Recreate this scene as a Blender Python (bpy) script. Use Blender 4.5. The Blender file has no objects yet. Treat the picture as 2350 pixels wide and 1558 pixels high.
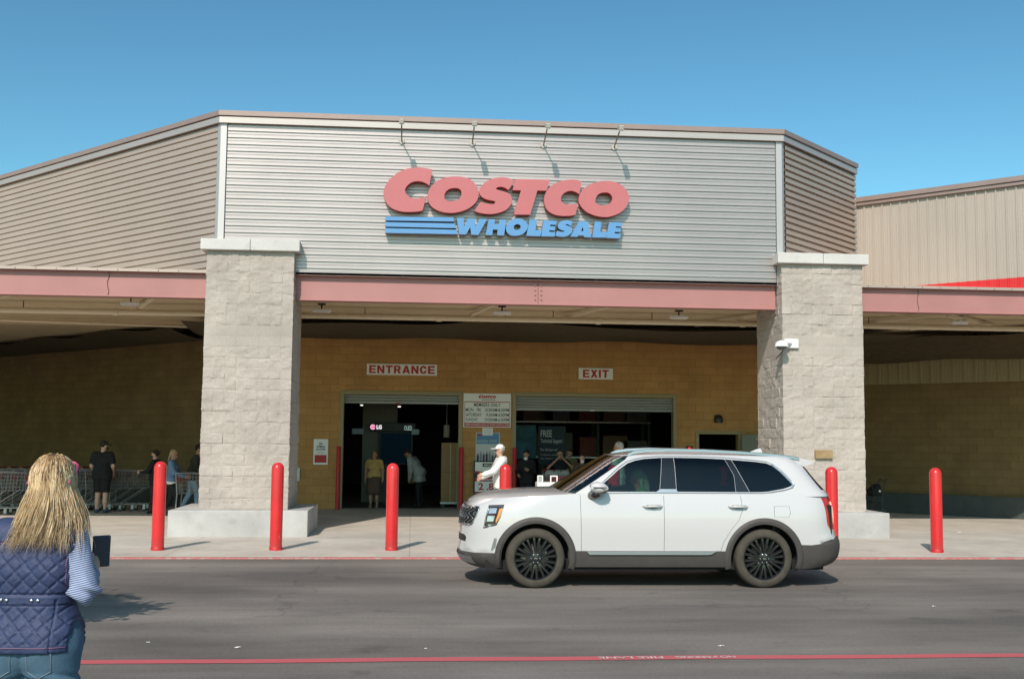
import bpy, bmesh, math, random
import numpy as np
from mathutils import Vector, Matrix
from mathutils.geometry import tessellate_polygon, delaunay_2d_cdt
R = math.radians
random.seed(7); RNG = np.random.default_rng(7)
S = bpy.context.scene
COL = S.collection
# ---------------------------------------------------------------- camera
F_PX = 2600.0; CAM_H = 1.85; PITCH = math.atan(230 / F_PX); YAW = R(5.0); ROLL = .0095
fw = np.array([math.sin(YAW) * math.cos(PITCH), math.cos(YAW) * math.cos(PITCH), math.sin(PITCH)])
r0 = np.array([math.cos(YAW), -math.sin(YAW), 0.]); u0 = np.cross(r0, fw)
rt = r0 * math.cos(ROLL) + u0 * math.sin(ROLL); up = u0 * math.cos(ROLL) - r0 * math.sin(ROLL)
cd = bpy.data.cameras.new('camera'); cam = bpy.data.objects.new('camera', cd); COL.objects.link(cam)
cd.sensor_width = 36; cd.lens = F_PX / 2350 * 36; cd.clip_end = 3000; cd.clip_start = .1
cam.matrix_world = Matrix(((rt[0], up[0], -fw[0], 0), (rt[1], up[1], -fw[1], 0), (rt[2], up[2], -fw[2], CAM_H), (0, 0, 0, 1)))
S.camera = cam
# ---------------------------------------------------------------- daylight
SUN_EL = R(40.5); SH_AZ = R(18.5)            # shadows run to +Y, turned towards +X
W = bpy.data.worlds.new('World'); S.world = W; W.use_nodes = True
nt = W.node_tree; nt.nodes.clear()
wo = nt.nodes.new('ShaderNodeOutputWorld'); bg = nt.nodes.new('ShaderNodeBackground'); sk = nt.nodes.new('ShaderNodeTexSky')
sk.sky_type = 'NISHITA'; sk.sun_disc = False; sk.sun_elevation = SUN_EL
sk.sun_rotation = math.pi + SH_AZ
sk.air_density = 1.0; sk.dust_density = 1.0; sk.ozone_density = 4.0; sk.altitude = 50
bg.inputs[1].default_value = .083
gm = nt.nodes.new('ShaderNodeGamma'); gm.inputs[1].default_value = 1.40
tn = nt.nodes.new('ShaderNodeMix'); tn.data_type = 'RGBA'; tn.blend_type = 'MULTIPLY'; tn.inputs[0].default_value = 1; tn.inputs[7].default_value = (.86, 1.14, .87, 1)
nt.links.new(sk.outputs[0], gm.inputs[0]); nt.links.new(gm.outputs[0], tn.inputs[6]); nt.links.new(tn.outputs[2], bg.inputs[0]); nt.links.new(bg.outputs[0], wo.inputs[0])
sl = bpy.data.lights.new('sun', 'SUN'); sl.energy = 4.1; sl.angle = R(.5); sl.color = (1, .885, .805)
so = bpy.data.objects.new('sun', sl); COL.objects.link(so)
sd = Vector((math.sin(SH_AZ) * math.cos(SUN_EL), math.cos(SH_AZ) * math.cos(SUN_EL), -math.sin(SUN_EL)))
so.rotation_euler = sd.to_track_quat('-Z', 'Y').to_euler()
so.location = (-12, -30, 30)
S.view_settings.view_transform = 'Standard'; S.view_settings.look = 'None'
S.view_settings.exposure = 0.0; S.view_settings.gamma = 1
S.render.engine = 'CYCLES'
S.cycles.max_bounces = 14; S.cycles.diffuse_bounces = 8; S.cycles.transparent_max_bounces = 12

# ---------------------------------------------------------------- helpers
def at(x, y, Y):
    "photo pixel -> point on the vertical plane at depth Y"
    d = fw + rt * (x - 1175) / F_PX - up * (y - 779) / F_PX
    t = Y / d[1]
    return np.array([d[0] * t, Y, CAM_H + d[2] * t])

class MB:
    def __init__(s): s.v = []; s.f = []; s.m = []; s.uv = {}
    def add(s, vs, fs, m=0, uvs=None):
        o = len(s.v); s.v += [tuple(map(float, p)) for p in vs]
        for i, f in enumerate(fs):
            if uvs: s.uv[len(s.f)] = [uvs[j] for j in f]
            s.f.append([o + j for j in f]); s.m.append(m)
        return s
    def box(s, x0, x1, y0, y1, z0, z1, m=0):
        return s.add([(x0,y0,z0),(x1,y0,z0),(x1,y1,z0),(x0,y1,z0),(x0,y0,z1),(x1,y0,z1),(x1,y1,z1),(x0,y1,z1)],
            [(0,3,2,1),(4,5,6,7),(0,1,5,4),(1,2,6,5),(2,3,7,6),(3,0,4,7)], m)
    def obox(s, c, ax, ay, az, m=0):
        c, ax, ay, az = map(np.array, (c, ax, ay, az))
        vs = [c + ax*a + ay*b + az*d for d in (-1,1) for a, b in ((-1,-1),(1,-1),(1,1),(-1,1))]
        return s.add(vs, [(0,3,2,1),(4,5,6,7),(0,1,5,4),(1,2,6,5),(2,3,7,6),(3,0,4,7)], m)
    def bar(s, a, b, w, h, m=0):
        a, b = np.array(a, float), np.array(b, float); d = b - a; L = np.linalg.norm(d); d /= L
        q = np.array([0,0,1.]) if abs(d[2]) < .9 else np.array([0,1.,0])
        sx = np.cross(d, q); sx /= np.linalg.norm(sx); sy = np.cross(sx, d)
        return s.obox((a+b)/2, d*L/2, sx*w/2, sy*h/2, m)
    def tube(s, pts, r, n=8, m=0, caps=True, closed=False):
        P = [np.array(p, float) for p in pts]; k = len(P)
        rr = list(r) if hasattr(r, '__len__') else [r]*k
        ring = []; prev = None
        for i in range(k):
            if closed: d = P[(i+1) % k] - P[i-1]
            else: d = P[min(i+1,k-1)] - P[max(i-1,0)]
            d = d / (np.linalg.norm(d) + 1e-12)
            if prev is None:
                q = np.array([0,0,1.]) if abs(d[2]) < .9 else np.array([1.,0,0])
                a = np.cross(d, q)
            else: a = prev - d*np.dot(prev, d)
            a /= np.linalg.norm(a) + 1e-12; prev = a; b = np.cross(d, a)
            ring.append([P[i] + (a*math.cos(t) + b*math.sin(t))*rr[i] for t in [2*math.pi*j/n for j in range(n)]])
        vs = [p for g in ring for p in g]; fs = []
        for i in range(k if closed else k-1):
            i2 = (i+1) % k
            for j in range(n): fs.append((i*n+j, i*n+(j+1)%n, i2*n+(j+1)%n, i2*n+j))
        if caps and not closed: fs += [tuple(range(n))[::-1], tuple((k-1)*n+j for j in range(n))]
        return s.add(vs, fs, m)
    def lathe(s, prof, n=32, c=(0,0,0), axis='z', m=0):
        vs = []; fs = []; k = len(prof)
        for r_, h in prof:
            for j in range(n):
                t = 2*math.pi*j/n; a, b = r_*math.cos(t), r_*math.sin(t)
                p = (a, b, h) if axis == 'z' else ((a, h, b) if axis == 'y' else (h, a, b))
                vs.append((p[0]+c[0], p[1]+c[1], p[2]+c[2]))
        for i in range(k-1):
            for j in range(n): fs.append((i*n+j, i*n+(j+1)%n, (i+1)*n+(j+1)%n, (i+1)*n+j))
        if prof[0][0] > 1e-6: fs.append(tuple(range(n))[::-1])
        if prof[-1][0] > 1e-6: fs.append(tuple((k-1)*n+j for j in range(n)))
        return s.add(vs, fs, m)
    def ball(s, c, r, m=0, n=12, sc=(1,1,1)):
        k = n//2
        pr = [(max(1e-7, math.sin(math.pi*i/k)), -math.cos(math.pi*i/k)) for i in range(k+1)]
        o = len(s.v); s.lathe(pr, n, m=m)
        for i in range(o, len(s.v)):
            p = s.v[i]; s.v[i] = (p[0]*r*sc[0]+c[0], p[1]*r*sc[1]+c[1], p[2]*r*sc[2]+c[2])
        return s
    def prism(s, loops, fn, d0, d1, m=0, ms=None):
        "loops: outer polygon and holes in 2-D; fn(a,b,d) -> point"
        tri = tessellate_polygon([[Vector((p[0], p[1], 0)) for p in L] for L in loops])
        flat = [p for L in loops for p in L]; n = len(flat)
        vs = [fn(p[0], p[1], d0) for p in flat] + [fn(p[0], p[1], d1) for p in flat]
        s.add(vs, [tuple(t) for t in tri], m); o = len(s.v) - 2*n
        for t in tri: s.f.append([o+n+i for i in t][::-1]); s.m.append(m)
        b = 0
        for L in loops:
            for i in range(len(L)):
                j = (i+1) % len(L)
                s.f.append([o+b+i, o+b+j, o+n+b+j, o+n+b+i]); s.m.append(m if ms is None else ms)
            b += len(L)
        return s
    def grid(s, P, m=0, uvs=None, closed=False):
        a, b = len(P), len(P[0]); vs = [p for r_ in P for p in r_]; fs = []
        for i in range(a-1):
            for j in range(b if closed else b-1):
                j2 = (j+1) % b; fs.append((i*b+j, i*b+j2, (i+1)*b+j2, (i+1)*b+j))
        return s.add(vs, fs, m, uvs)
    def build(s, name, mats, parent=None, smooth=False, bevel=0, seg=1, angle=None, recalc=True, loc=None):
        me = bpy.data.meshes.new(name); me.from_pydata(s.v, [], s.f)
        mats = mats if isinstance(mats, (list, tuple)) else [mats]
        for x in mats: me.materials.append(x)
        me.polygons.foreach_set('material_index', s.m)
        if s.uv:
            ul = me.uv_layers.new(name='UVMap')
            for pi, pol in enumerate(me.polygons):
                if pi in s.uv:
                    for li, u in zip(pol.loop_indices, s.uv[pi]): ul.data[li].uv = u
        if recalc or bevel:
            b = bmesh.new(); b.from_mesh(me)
            if recalc: bmesh.ops.recalc_face_normals(b, faces=b.faces)
            if bevel:
                es = [e for e in b.edges if len(e.link_faces) == 2 and e.calc_face_angle(0) > .6]
                bmesh.ops.bevel(b, geom=es, offset=bevel, segments=seg, affect='EDGES', profile=.5, clamp_overlap=True)
            b.to_mesh(me); b.free()
        if smooth:
            me.polygons.foreach_set('use_smooth', [True]*len(me.polygons))
            if angle: me.set_sharp_from_angle(angle=R(angle))
        me.update()
        o = bpy.data.objects.new(name, me); COL.objects.link(o)
        if parent: o.parent = parent
        if loc is not None: o.location = loc
        return o

def thing(name, label, cat, loc=(0,0,0), rotz=0, group=None):
    o = bpy.data.objects.new(name, None); COL.objects.link(o); o.empty_display_size = .2
    o.location = loc; o.rotation_euler = (0, 0, rotz); o['label'] = label; o['category'] = cat
    if group: o['group'] = group
    return o
def tag(o, label, cat, group=None):
    o['label'] = label; o['category'] = cat
    if group: o['group'] = group
    return o
def struct(o, kind='structure'): o['kind'] = kind; return o
def dup(root, loc, rotz=None, label=None):
    r = root.copy(); COL.objects.link(r); r.location = loc
    if rotz is not None: r.rotation_euler = (0, 0, rotz)
    if label: r['label'] = label
    for ch in list(root.children):
        c = ch.copy(); COL.objects.link(c); c.parent = r
        for g in list(ch.children):
            d = g.copy(); COL.objects.link(d); d.parent = c
    return r

# ---------------------------------------------------------------- materials
def N(nt, t, **kw):
    n = nt.nodes.new('ShaderNode' + t)
    for k, v in kw.items():
        if k.startswith('i_'): n.inputs[k[2:].replace('_', ' ')].default_value = v
        else: setattr(n, k, v)
    return n
def rgba(c): return (c[0], c[1], c[2], 1)
def scuffed(name, c, scuff, dirt, rough=.28, coat=.3):
    "glossy paint with pale scuffs, faded bands and a grimy foot"
    m = bpy.data.materials.new(name); m.use_nodes = True; nt = m.node_tree; p = nt.nodes['Principled BSDF']; L = nt.links.new
    tc = N(nt, 'TexCoord'); oi = N(nt, 'ObjectInfo'); ad = N(nt, 'VectorMath', operation='ADD'); L(tc.outputs['Object'], ad.inputs[0])
    cm_ = N(nt, 'VectorMath', operation='SCALE'); L(oi.outputs['Location'], cm_.inputs[0]); cm_.inputs['Scale'].default_value = 1.7; L(cm_.outputs[0], ad.inputs[1])
    n = N(nt, 'TexNoise', i_Scale=7, i_Detail=8, i_Roughness=.75); mp = N(nt, 'Mapping'); mp.inputs['Scale'].default_value = (1,1,.45); L(ad.outputs[0], mp.inputs[0]); L(mp.outputs[0], n.inputs['Vector'])
    r = N(nt, 'MapRange', i_From_Min=.60, i_From_Max=.70, i_To_Min=0, i_To_Max=.45); L(n.outputs[0], r.inputs[0])
    f = N(nt, 'TexNoise', i_Scale=1.6, i_Detail=3); L(ad.outputs[0], f.inputs['Vector']); fr = N(nt, 'MapRange', i_From_Min=.3, i_From_Max=.7, i_To_Min=.86, i_To_Max=1.12); L(f.outputs[0], fr.inputs[0])
    b = N(nt, 'VectorMath', operation='SCALE'); b.inputs[0].default_value = c; L(fr.outputs[0], b.inputs['Scale'])
    k = N(nt, 'Mix', data_type='RGBA'); L(r.outputs[0], k.inputs[0]); L(b.outputs[0], k.inputs[6]); k.inputs[7].default_value = rgba(scuff)
    sp = N(nt, 'SeparateXYZ'); L(tc.outputs['Object'], sp.inputs[0]); zr = N(nt, 'MapRange', i_From_Min=.0, i_From_Max=.22, i_To_Min=.75, i_To_Max=0); L(sp.outputs[2], zr.inputs[0])
    g = N(nt, 'Math', operation='MULTIPLY'); L(zr.outputs[0], g.inputs[0]); L(n.outputs[0], g.inputs[1])
    k2 = N(nt, 'Mix', data_type='RGBA'); L(g.outputs[0], k2.inputs[0]); L(k.outputs[2], k2.inputs[6]); k2.inputs[7].default_value = rgba(dirt); L(k2.outputs[2], p.inputs['Base Color'])
    rr = N(nt, 'MapRange', i_From_Min=0, i_From_Max=.45, i_To_Min=rough, i_To_Max=.7); L(r.outputs[0], rr.inputs[0]); L(rr.outputs[0], p.inputs['Roughness']); p.inputs['Coat Weight'].default_value = coat
    return m
def mat(name, c, rough=.6, metal=0, var=0, vscale=3, bump=0, bscale=60, spec=.5, emit=None, es=1, coat=0, alpha=1, c2=None, detail=4):
    m = bpy.data.materials.new(name); m.use_nodes = True; nt = m.node_tree; p = nt.nodes['Principled BSDF']
    p.inputs['Base Color'].default_value = rgba(c); p.inputs['Roughness'].default_value = rough
    p.inputs['Metallic'].default_value = metal; p.inputs['Specular IOR Level'].default_value = spec
    p.inputs['Coat Weight'].default_value = coat; p.inputs['Coat Roughness'].default_value = .05
    if emit: p.inputs['Emission Color'].default_value = rgba(emit); p.inputs['Emission Strength'].default_value = es
    if var or c2 or bump:
        tc = N(nt, 'TexCoord')
    if var or c2:
        n = N(nt, 'TexNoise', i_Scale=vscale, i_Detail=detail, i_Roughness=.6); nt.links.new(tc.outputs['Object'], n.inputs['Vector'])
        r = N(nt, 'ValToRGB'); r.color_ramp.elements[0].position = .3; r.color_ramp.elements[1].position = .7
        a = [x*(1-var) for x in c] if c2 is None else c; b = [min(1, x*(1+var)) for x in c] if c2 is None else c2
        r.color_ramp.elements[0].color = rgba(a); r.color_ramp.elements[1].color = rgba(b)
        nt.links.new(n.outputs[0], r.inputs[0]); nt.links.new(r.outputs[0], p.inputs['Base Color'])
    if bump:
        n2 = N(nt, 'TexNoise', i_Scale=bscale, i_Detail=4); nt.links.new(tc.outputs['Object'], n2.inputs['Vector'])
        bp = N(nt, 'Bump', i_Strength=bump, i_Distance=.01); nt.links.new(n2.outputs[0], bp.inputs['Height']); nt.links.new(bp.outputs[0], p.inputs['Normal'])
    return m
def cmu(name, ca, cb, mortar, bw=.406, rh=.203, mo=.008, bump=.5, fine=.25, stain=None):
    "concrete block wall, laid on the UV map (metres)"
    m = bpy.data.materials.new(name); m.use_nodes = True; nt = m.node_tree; p = nt.nodes['Principled BSDF']
    uv = N(nt, 'UVMap', uv_map='UVMap'); tc = N(nt, 'TexCoord')
    b = N(nt, 'TexBrick', offset=.5, i_Scale=1, i_Mortar_Size=mo, i_Mortar_Smooth=.3, i_Bias=0, i_Brick_Width=bw, i_Row_Height=rh)
    b.inputs['Color1'].default_value = rgba(ca); b.inputs['Color2'].default_value = rgba(cb); b.inputs['Mortar'].default_value = rgba(mortar)
    nt.links.new(uv.outputs[0], b.inputs['Vector'])
    n = N(nt, 'TexNoise', i_Scale=1.3, i_Detail=6, i_Roughness=.65); nt.links.new(tc.outputs['Object'], n.inputs['Vector'])
    mr = N(nt, 'MapRange', i_From_Min=.25, i_From_Max=.75, i_To_Min=.80, i_To_Max=1.16); nt.links.new(n.outputs[0], mr.inputs[0])
    n3 = N(nt, 'TexNoise', i_Scale=70, i_Detail=3); nt.links.new(tc.outputs['Object'], n3.inputs['Vector'])
    mr3 = N(nt, 'MapRange', i_From_Min=.3, i_From_Max=.7, i_To_Min=1-fine, i_To_Max=1+fine); nt.links.new(n3.outputs[0], mr3.inputs[0])
    mu = N(nt, 'Math', operation='MULTIPLY'); nt.links.new(mr.outputs[0], mu.inputs[0]); nt.links.new(mr3.outputs[0], mu.inputs[1])
    mx = N(nt, 'VectorMath', operation='SCALE'); nt.links.new(b.outputs[0], mx.inputs[0]); nt.links.new(mu.outputs[0], mx.inputs['Scale'])
    last = mx.outputs[0]
    if stain:                                  # rusty mineral patches in the stone and pale efflorescence
        for sc_, lo_, hi_, col, amt in ((2.2, .60, .72, stain, .55), (5.5, .66, .74, stain, .5), (1.7, .69, .80, (.62,.60,.57), .5)):
            s_ = N(nt, 'TexNoise', i_Scale=sc_, i_Detail=7, i_Roughness=.7); mpp = N(nt, 'Mapping'); mpp.inputs['Location'].default_value = (sc_*3, 0, sc_); nt.links.new(tc.outputs['Object'], mpp.inputs[0]); nt.links.new(mpp.outputs[0], s_.inputs['Vector'])
            r_ = N(nt, 'MapRange', i_From_Min=lo_, i_From_Max=hi_, i_To_Min=0, i_To_Max=amt); nt.links.new(s_.outputs[0], r_.inputs[0])
            k_ = N(nt, 'Mix', data_type='RGBA'); nt.links.new(r_.outputs[0], k_.inputs[0]); nt.links.new(last, k_.inputs[6]); k_.inputs[7].default_value = rgba(col); last = k_.outputs[2]
    nt.links.new(last, p.inputs['Base Color']); p.inputs['Roughness'].default_value = .92
    ad = N(nt, 'Math', operation='MULTIPLY_ADD'); ad.inputs[1].default_value = -1.5; nt.links.new(b.outputs[1], ad.inputs[0]); nt.links.new(n3.outputs[0], ad.inputs[2])
    bp = N(nt, 'Bump', i_Strength=bump, i_Distance=.012); nt.links.new(ad.outputs[0], bp.inputs['Height']); nt.links.new(bp.outputs[0], p.inputs['Normal'])
    return m

def text_polys(txt, size=1, bold=0., align='CENTER', sx=1., spacing=1.):
    "flat mesh (verts, faces) of a line of lettering in the x-y plane"
    c = bpy.data.curves.new('t', 'FONT'); c.body = txt; c.size = size; c.align_x = align; c.align_y = 'CENTER'
    c.offset = bold; c.resolution_u = 3; c.space_character = spacing; c.fill_mode = 'FRONT'
    o = bpy.data.objects.new('t', c); COL.objects.link(o)
    dg = bpy.context.evaluated_depsgraph_get(); me = bpy.data.meshes.new_from_object(o.evaluated_get(dg))
    v = [(p.co[0]*sx, p.co[1]) for p in me.vertices]; f = [tuple(p.vertices) for p in me.polygons]
    bpy.data.objects.remove(o); bpy.data.curves.remove(c); bpy.data.meshes.remove(me)
    return v, f
def put_text(mb, txt, x, z, y, w=None, h=.1, bold=.0, m=0, align='CENTER', flip=False):
    "lettering standing in the x-z plane at depth y, cap height h, total width w, centred on (x,z)"
    v, f = text_polys(txt, 1, bold, 'LEFT')
    a = np.array(v); lo, hi = a.min(0), a.max(0); sz = hi - lo
    k = h / sz[1]; kx = w / sz[0] if w else k
    ww = sz[0]*kx
    ox = {'CENTER': -ww/2, 'LEFT': 0, 'RIGHT': -ww}[align]
    mb.add([((p[0]-lo[0])*kx + ox + x, y, (p[1]-lo[1])*k - h/2 + z) for p in v], f, m)
    return mb

# value noise for real surface relief
_T = RNG.random((64, 64, 64))
def vnoise(p, sc=1.):
    p = np.asarray(p, float)*sc; i = np.floor(p).astype(int); f = p - i; f = f*f*(3-2*f); i &= 63; j = (i+1) & 63
    g = lambda a, b, c: _T[a, b, c]
    x0, y0, z0 = i.T; x1, y1, z1 = j.T; fx, fy, fz = f.T
    a = g(x0,y0,z0)*(1-fx)+g(x1,y0,z0)*fx; b = g(x0,y1,z0)*(1-fx)+g(x1,y1,z0)*fx
    c = g(x0,y0,z1)*(1-fx)+g(x1,y0,z1)*fx; d = g(x0,y1,z1)*(1-fx)+g(x1,y1,z1)*fx
    return (a*(1-fy)+b*fy)*(1-fz) + (c*(1-fy)+d*fy)*fz
def fbm(p, sc, o=4):
    s = 0; a = 1; t = 0
    for k in range(o): s = s + a*(vnoise(np.asarray(p)+k*17.3, sc*2**k)-.5); t += a; a *= .5
    return s/t
# ================================================================ ground
def asphalt():
    m = bpy.data.materials.new('asphalt'); m.use_nodes = True; nt = m.node_tree; p = nt.nodes['Principled BSDF']; L = nt.links.new
    tc = N(nt, 'TexCoord'); mp = N(nt, 'Mapping'); mp.inputs['Scale'].default_value = (.35, 1, 1); L(tc.outputs['Object'], mp.inputs[0])
    a = N(nt, 'TexNoise', i_Scale=.55, i_Detail=6, i_Roughness=.62); L(mp.outputs[0], a.inputs['Vector'])
    r = N(nt, 'ValToRGB'); e = r.color_ramp.elements; e[0].position = .34; e[1].position = .68
    e[0].color = (.112, .096, .084, 1); e[1].color = (.238, .206, .178, 1); L(a.outputs[0], r.inputs[0])
    b = N(nt, 'TexNoise', i_Scale=120, i_Detail=2); L(tc.outputs['Object'], b.inputs['Vector'])
    mr = N(nt, 'MapRange', i_From_Min=.3, i_From_Max=.7, i_To_Min=.62, i_To_Max=1.38); L(b.outputs[0], mr.inputs[0])
    # fine light stones
    v = N(nt, 'TexVoronoi', i_Scale=70); L(tc.outputs['Object'], v.inputs['Vector'])
    vr = N(nt, 'MapRange', i_From_Min=.0, i_From_Max=.22, i_To_Min=1.35, i_To_Max=1.0); L(v.outputs['Distance'], vr.inputs[0])
    # hairline cracks
    wv = N(nt, 'TexNoise', i_Scale=.9, i_Detail=5); L(tc.outputs['Object'], wv.inputs['Vector'])
    mxv = N(nt, 'VectorMath', operation='MULTIPLY_ADD'); mxv.inputs[1].default_value = (1.6, 1.6, 0); L(wv.outputs['Color'], mxv.inputs[0]); L(tc.outputs['Object'], mxv.inputs[2])
    c = N(nt, 'TexVoronoi', feature='DISTANCE_TO_EDGE', i_Scale=.13); L(mxv.outputs[0], c.inputs['Vector'])
    cr = N(nt, 'MapRange', i_From_Min=0, i_From_Max=.0035, i_To_Min=.72, i_To_Max=1.0); L(c.outputs['Distance'], cr.inputs[0])
    m1 = N(nt, 'Math', operation='MULTIPLY'); L(mr.outputs[0], m1.inputs[0]); L(cr.outputs[0], m1.inputs[1])
    m2 = N(nt, 'Math', operation='MULTIPLY'); L(m1.outputs[0], m2.inputs[0]); L(vr.outputs[0], m2.inputs[1])
    # oil spots and worn patches
    o = N(nt, 'TexNoise', i_Scale=1.9, i_Detail=3); L(tc.outputs['Object'], o.inputs['Vector'])
    orr = N(nt, 'MapRange', i_From_Min=.26, i_From_Max=.36, i_To_Min=.74, i_To_Max=1.0); L(o.outputs[0], orr.inputs[0])
    m3 = N(nt, 'Math', operation='MULTIPLY'); L(m2.outputs[0], m3.inputs[0]); L(orr.outputs[0], m3.inputs[1])
    q = N(nt, 'TexNoise', i_Scale=24, i_Detail=5, i_Roughness=.8); L(tc.outputs['Object'], q.inputs['Vector'])
    qr = N(nt, 'MapRange', i_From_Min=.3, i_From_Max=.7, i_To_Min=.80, i_To_Max=1.2); L(q.outputs[0], qr.inputs[0])
    mp2 = N(nt, 'Mapping'); mp2.inputs['Scale'].default_value = (.12, 2.6, 1); L(tc.outputs['Object'], mp2.inputs[0])
    w = N(nt, 'TexNoise', i_Scale=1.0, i_Detail=6, i_Roughness=.7); L(mp2.outputs[0], w.inputs['Vector'])   # tyre tracks along the lane
    wr_ = N(nt, 'MapRange', i_From_Min=.3, i_From_Max=.7, i_To_Min=.86, i_To_Max=1.13); L(w.outputs[0], wr_.inputs[0])
    m4 = N(nt, 'Math', operation='MULTIPLY'); L(m3.outputs[0], m4.inputs[0]); L(qr.outputs[0], m4.inputs[1])
    m5 = N(nt, 'Math', operation='MULTIPLY'); L(m4.outputs[0], m5.inputs[0]); L(wr_.outputs[0], m5.inputs[1])
    bigp = N(nt, 'TexNoise', i_Scale=.16, i_Detail=3); L(tc.outputs['Object'], bigp.inputs['Vector']); bigr = N(nt, 'MapRange', i_From_Min=.35, i_From_Max=.65, i_To_Min=.80, i_To_Max=1.16); L(bigp.outputs[0], bigr.inputs[0])
    m6 = N(nt, 'Math', operation='MULTIPLY'); L(m5.outputs[0], m6.inputs[0]); L(bigr.outputs[0], m6.inputs[1])
    sc = N(nt, 'VectorMath', operation='SCALE'); L(r.outputs[0], sc.inputs[0]); L(m6.outputs[0], sc.inputs['Scale']); L(sc.outputs[0], p.inputs['Base Color'])
    p.inputs['Roughness'].default_value = .88
    bp = N(nt, 'Bump', i_Strength=.6, i_Distance=.008); L(b.outputs[0], bp.inputs['Height']); L(bp.outputs[0], p.inputs['Normal'])
    return m
def concrete(name, ca, cb, joints=True):
    m = bpy.data.materials.new(name); m.use_nodes = True; nt = m.node_tree; p = nt.nodes['Principled BSDF']; L = nt.links.new
    tc = N(nt, 'TexCoord'); a = N(nt, 'TexNoise', i_Scale=.9, i_Detail=7, i_Roughness=.65); L(tc.outputs['Object'], a.inputs['Vector'])
    r = N(nt, 'ValToRGB'); e = r.color_ramp.elements; e[0].position = .33; e[1].position = .68; e[0].color = rgba(ca); e[1].color = rgba(cb); L(a.outputs[0], r.inputs[0])
    b = N(nt, 'TexNoise', i_Scale=90, i_Detail=3); L(tc.outputs['Object'], b.inputs['Vector'])
    mr = N(nt, 'MapRange', i_From_Min=.3, i_From_Max=.7, i_To_Min=.88, i_To_Max=1.1); L(b.outputs[0], mr.inputs[0])
    s = N(nt, 'TexNoise', i_Scale=2.6, i_Detail=5); L(tc.outputs['Object'], s.inputs['Vector'])
    st = N(nt, 'MapRange', i_From_Min=.28, i_From_Max=.42, i_To_Min=.82, i_To_Max=1.0); L(s.outputs[0], st.inputs[0])
    m1 = N(nt, 'Math', operation='MULTIPLY'); L(mr.outputs[0], m1.inputs[0]); L(st.outputs[0], m1.inputs[1]); last = m1
    if joints:
        br = N(nt, 'TexBrick', offset=0, i_Scale=1, i_Mortar_Size=.006, i_Mortar_Smooth=.1, i_Brick_Width=3.76, i_Row_Height=2.4)
        L(tc.outputs['Object'], br.inputs['Vector'])
        jr = N(nt, 'MapRange', i_From_Min=0, i_From_Max=1, i_To_Min=1, i_To_Max=.6); L(br.outputs[1], jr.inputs[0])
        m2 = N(nt, 'Math', operation='MULTIPLY'); L(m1.outputs[0], m2.inputs[0]); L(jr.outputs[0], m2.inputs[1]); last = m2
    sc = N(nt, 'VectorMath', operation='SCALE'); L(r.outputs[0], sc.inputs[0]); L(last.outputs[0], sc.inputs['Scale']); L(sc.outputs[0], p.inputs['Base Color'])
    p.inputs['Roughness'].default_value = .85
    bp = N(nt, 'Bump', i_Strength=.25, i_Distance=.006); L(b.outputs[0], bp.inputs['Height']); L(bp.outputs[0], p.inputs['Normal'])
    return m
def worn_paint(name, c, under, wear=.42):
    m = bpy.data.materials.new(name); m.use_nodes = True; nt = m.node_tree; p = nt.nodes['Principled BSDF']; L = nt.links.new
    tc = N(nt, 'TexCoord'); a = N(nt, 'TexNoise', i_Scale=9, i_Detail=8, i_Roughness=.75); L(tc.outputs['Object'], a.inputs['Vector'])
    r = N(nt, 'ValToRGB'); e = r.color_ramp.elements; e[0].position = wear-.06; e[1].position = wear+.05; e[0].color = rgba(under); e[1].color = rgba(c)
    L(a.outputs[0], r.inputs[0]); L(r.outputs[0], p.inputs['Base Color']); p.inputs['Roughness'].default_value = .7
    return m
M_ASPH = asphalt()
M_WALK = concrete('walk_concrete', (.43,.385,.325), (.57,.515,.44))
M_CONC = concrete('pier_concrete', (.35,.335,.32), (.51,.49,.47), False)
M_REDPAINT = worn_paint('worn_red_paint', (.52,.10,.11), (.24,.19,.16), .38)
M_WHITEPAINT = worn_paint('worn_white_paint', (.62,.58,.55), (.42,.09,.09), .40)
mb = MB(); mb.add([(-400,-300,0),(400,-300,0),(400,17.80,0),(-400,17.80,0)], [(0,1,2,3)])
struct(mb.build('road', M_ASPH))
mb = MB(); mb.add([(-400,17.93,.022),(400,17.93,.022),(400,700,.022),(-400,700,.022)], [(0,1,2,3)])
struct(mb.build('sidewalk', M_WALK))
mb = MB(); mb.box(-60,60,17.80,17.93,-.2,.0225); struct(mb.build('kerb', worn_paint('faded_kerb_paint', (.47,.14,.13), (.40,.30,.26), .46), bevel=.008))
mb = MB(); n = 120
P = [[(-40+80*i/n, 9.68+.012*math.sin(i*1.7)+.008*math.sin(i*.53)+d, .004) for i in range(n+1)] for d in (0,.165)]
mb.grid(P); struct(mb.build('road_line', M_REDPAINT))
# lettering on the fire-lane line (read from the store side) and on the kerb
def ground_text(txt, x, y, h, w, z, flip):
    v, f = text_polys(txt, 1, .01, 'CENTER'); a = np.array(v); lo, hi = a.min(0), a.max(0); c = (lo+hi)/2; s = -1 if flip else 1
    return [(x+s*(p[0]-c[0])/(hi[0]-lo[0])*w, y+s*(p[1]-c[1])/(hi[1]-lo[1])*h, z) for p in v], f
mb = MB()
xl = at(1690,1506,9.76)[0]; xr = at(1375,1506,9.76)[0]
mb.add(*ground_text('NO PARKING', at(1620,1506,9.76)[0], 9.765, .085, .52, .008, True))
mb.add(*ground_text('FIRE LANE', at(1448,1506,9.76)[0], 9.765, .085, .56, .008, True))
struct(mb.build('road_marking', M_WHITEPAINT))
mb = MB(); mb.add(*ground_text('NO PARKING   FIRE LANE', -2.25, 17.865, .09, 1.15, .028, False))
struct(mb.build('kerb_marking', M_WHITEPAINT))
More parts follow.
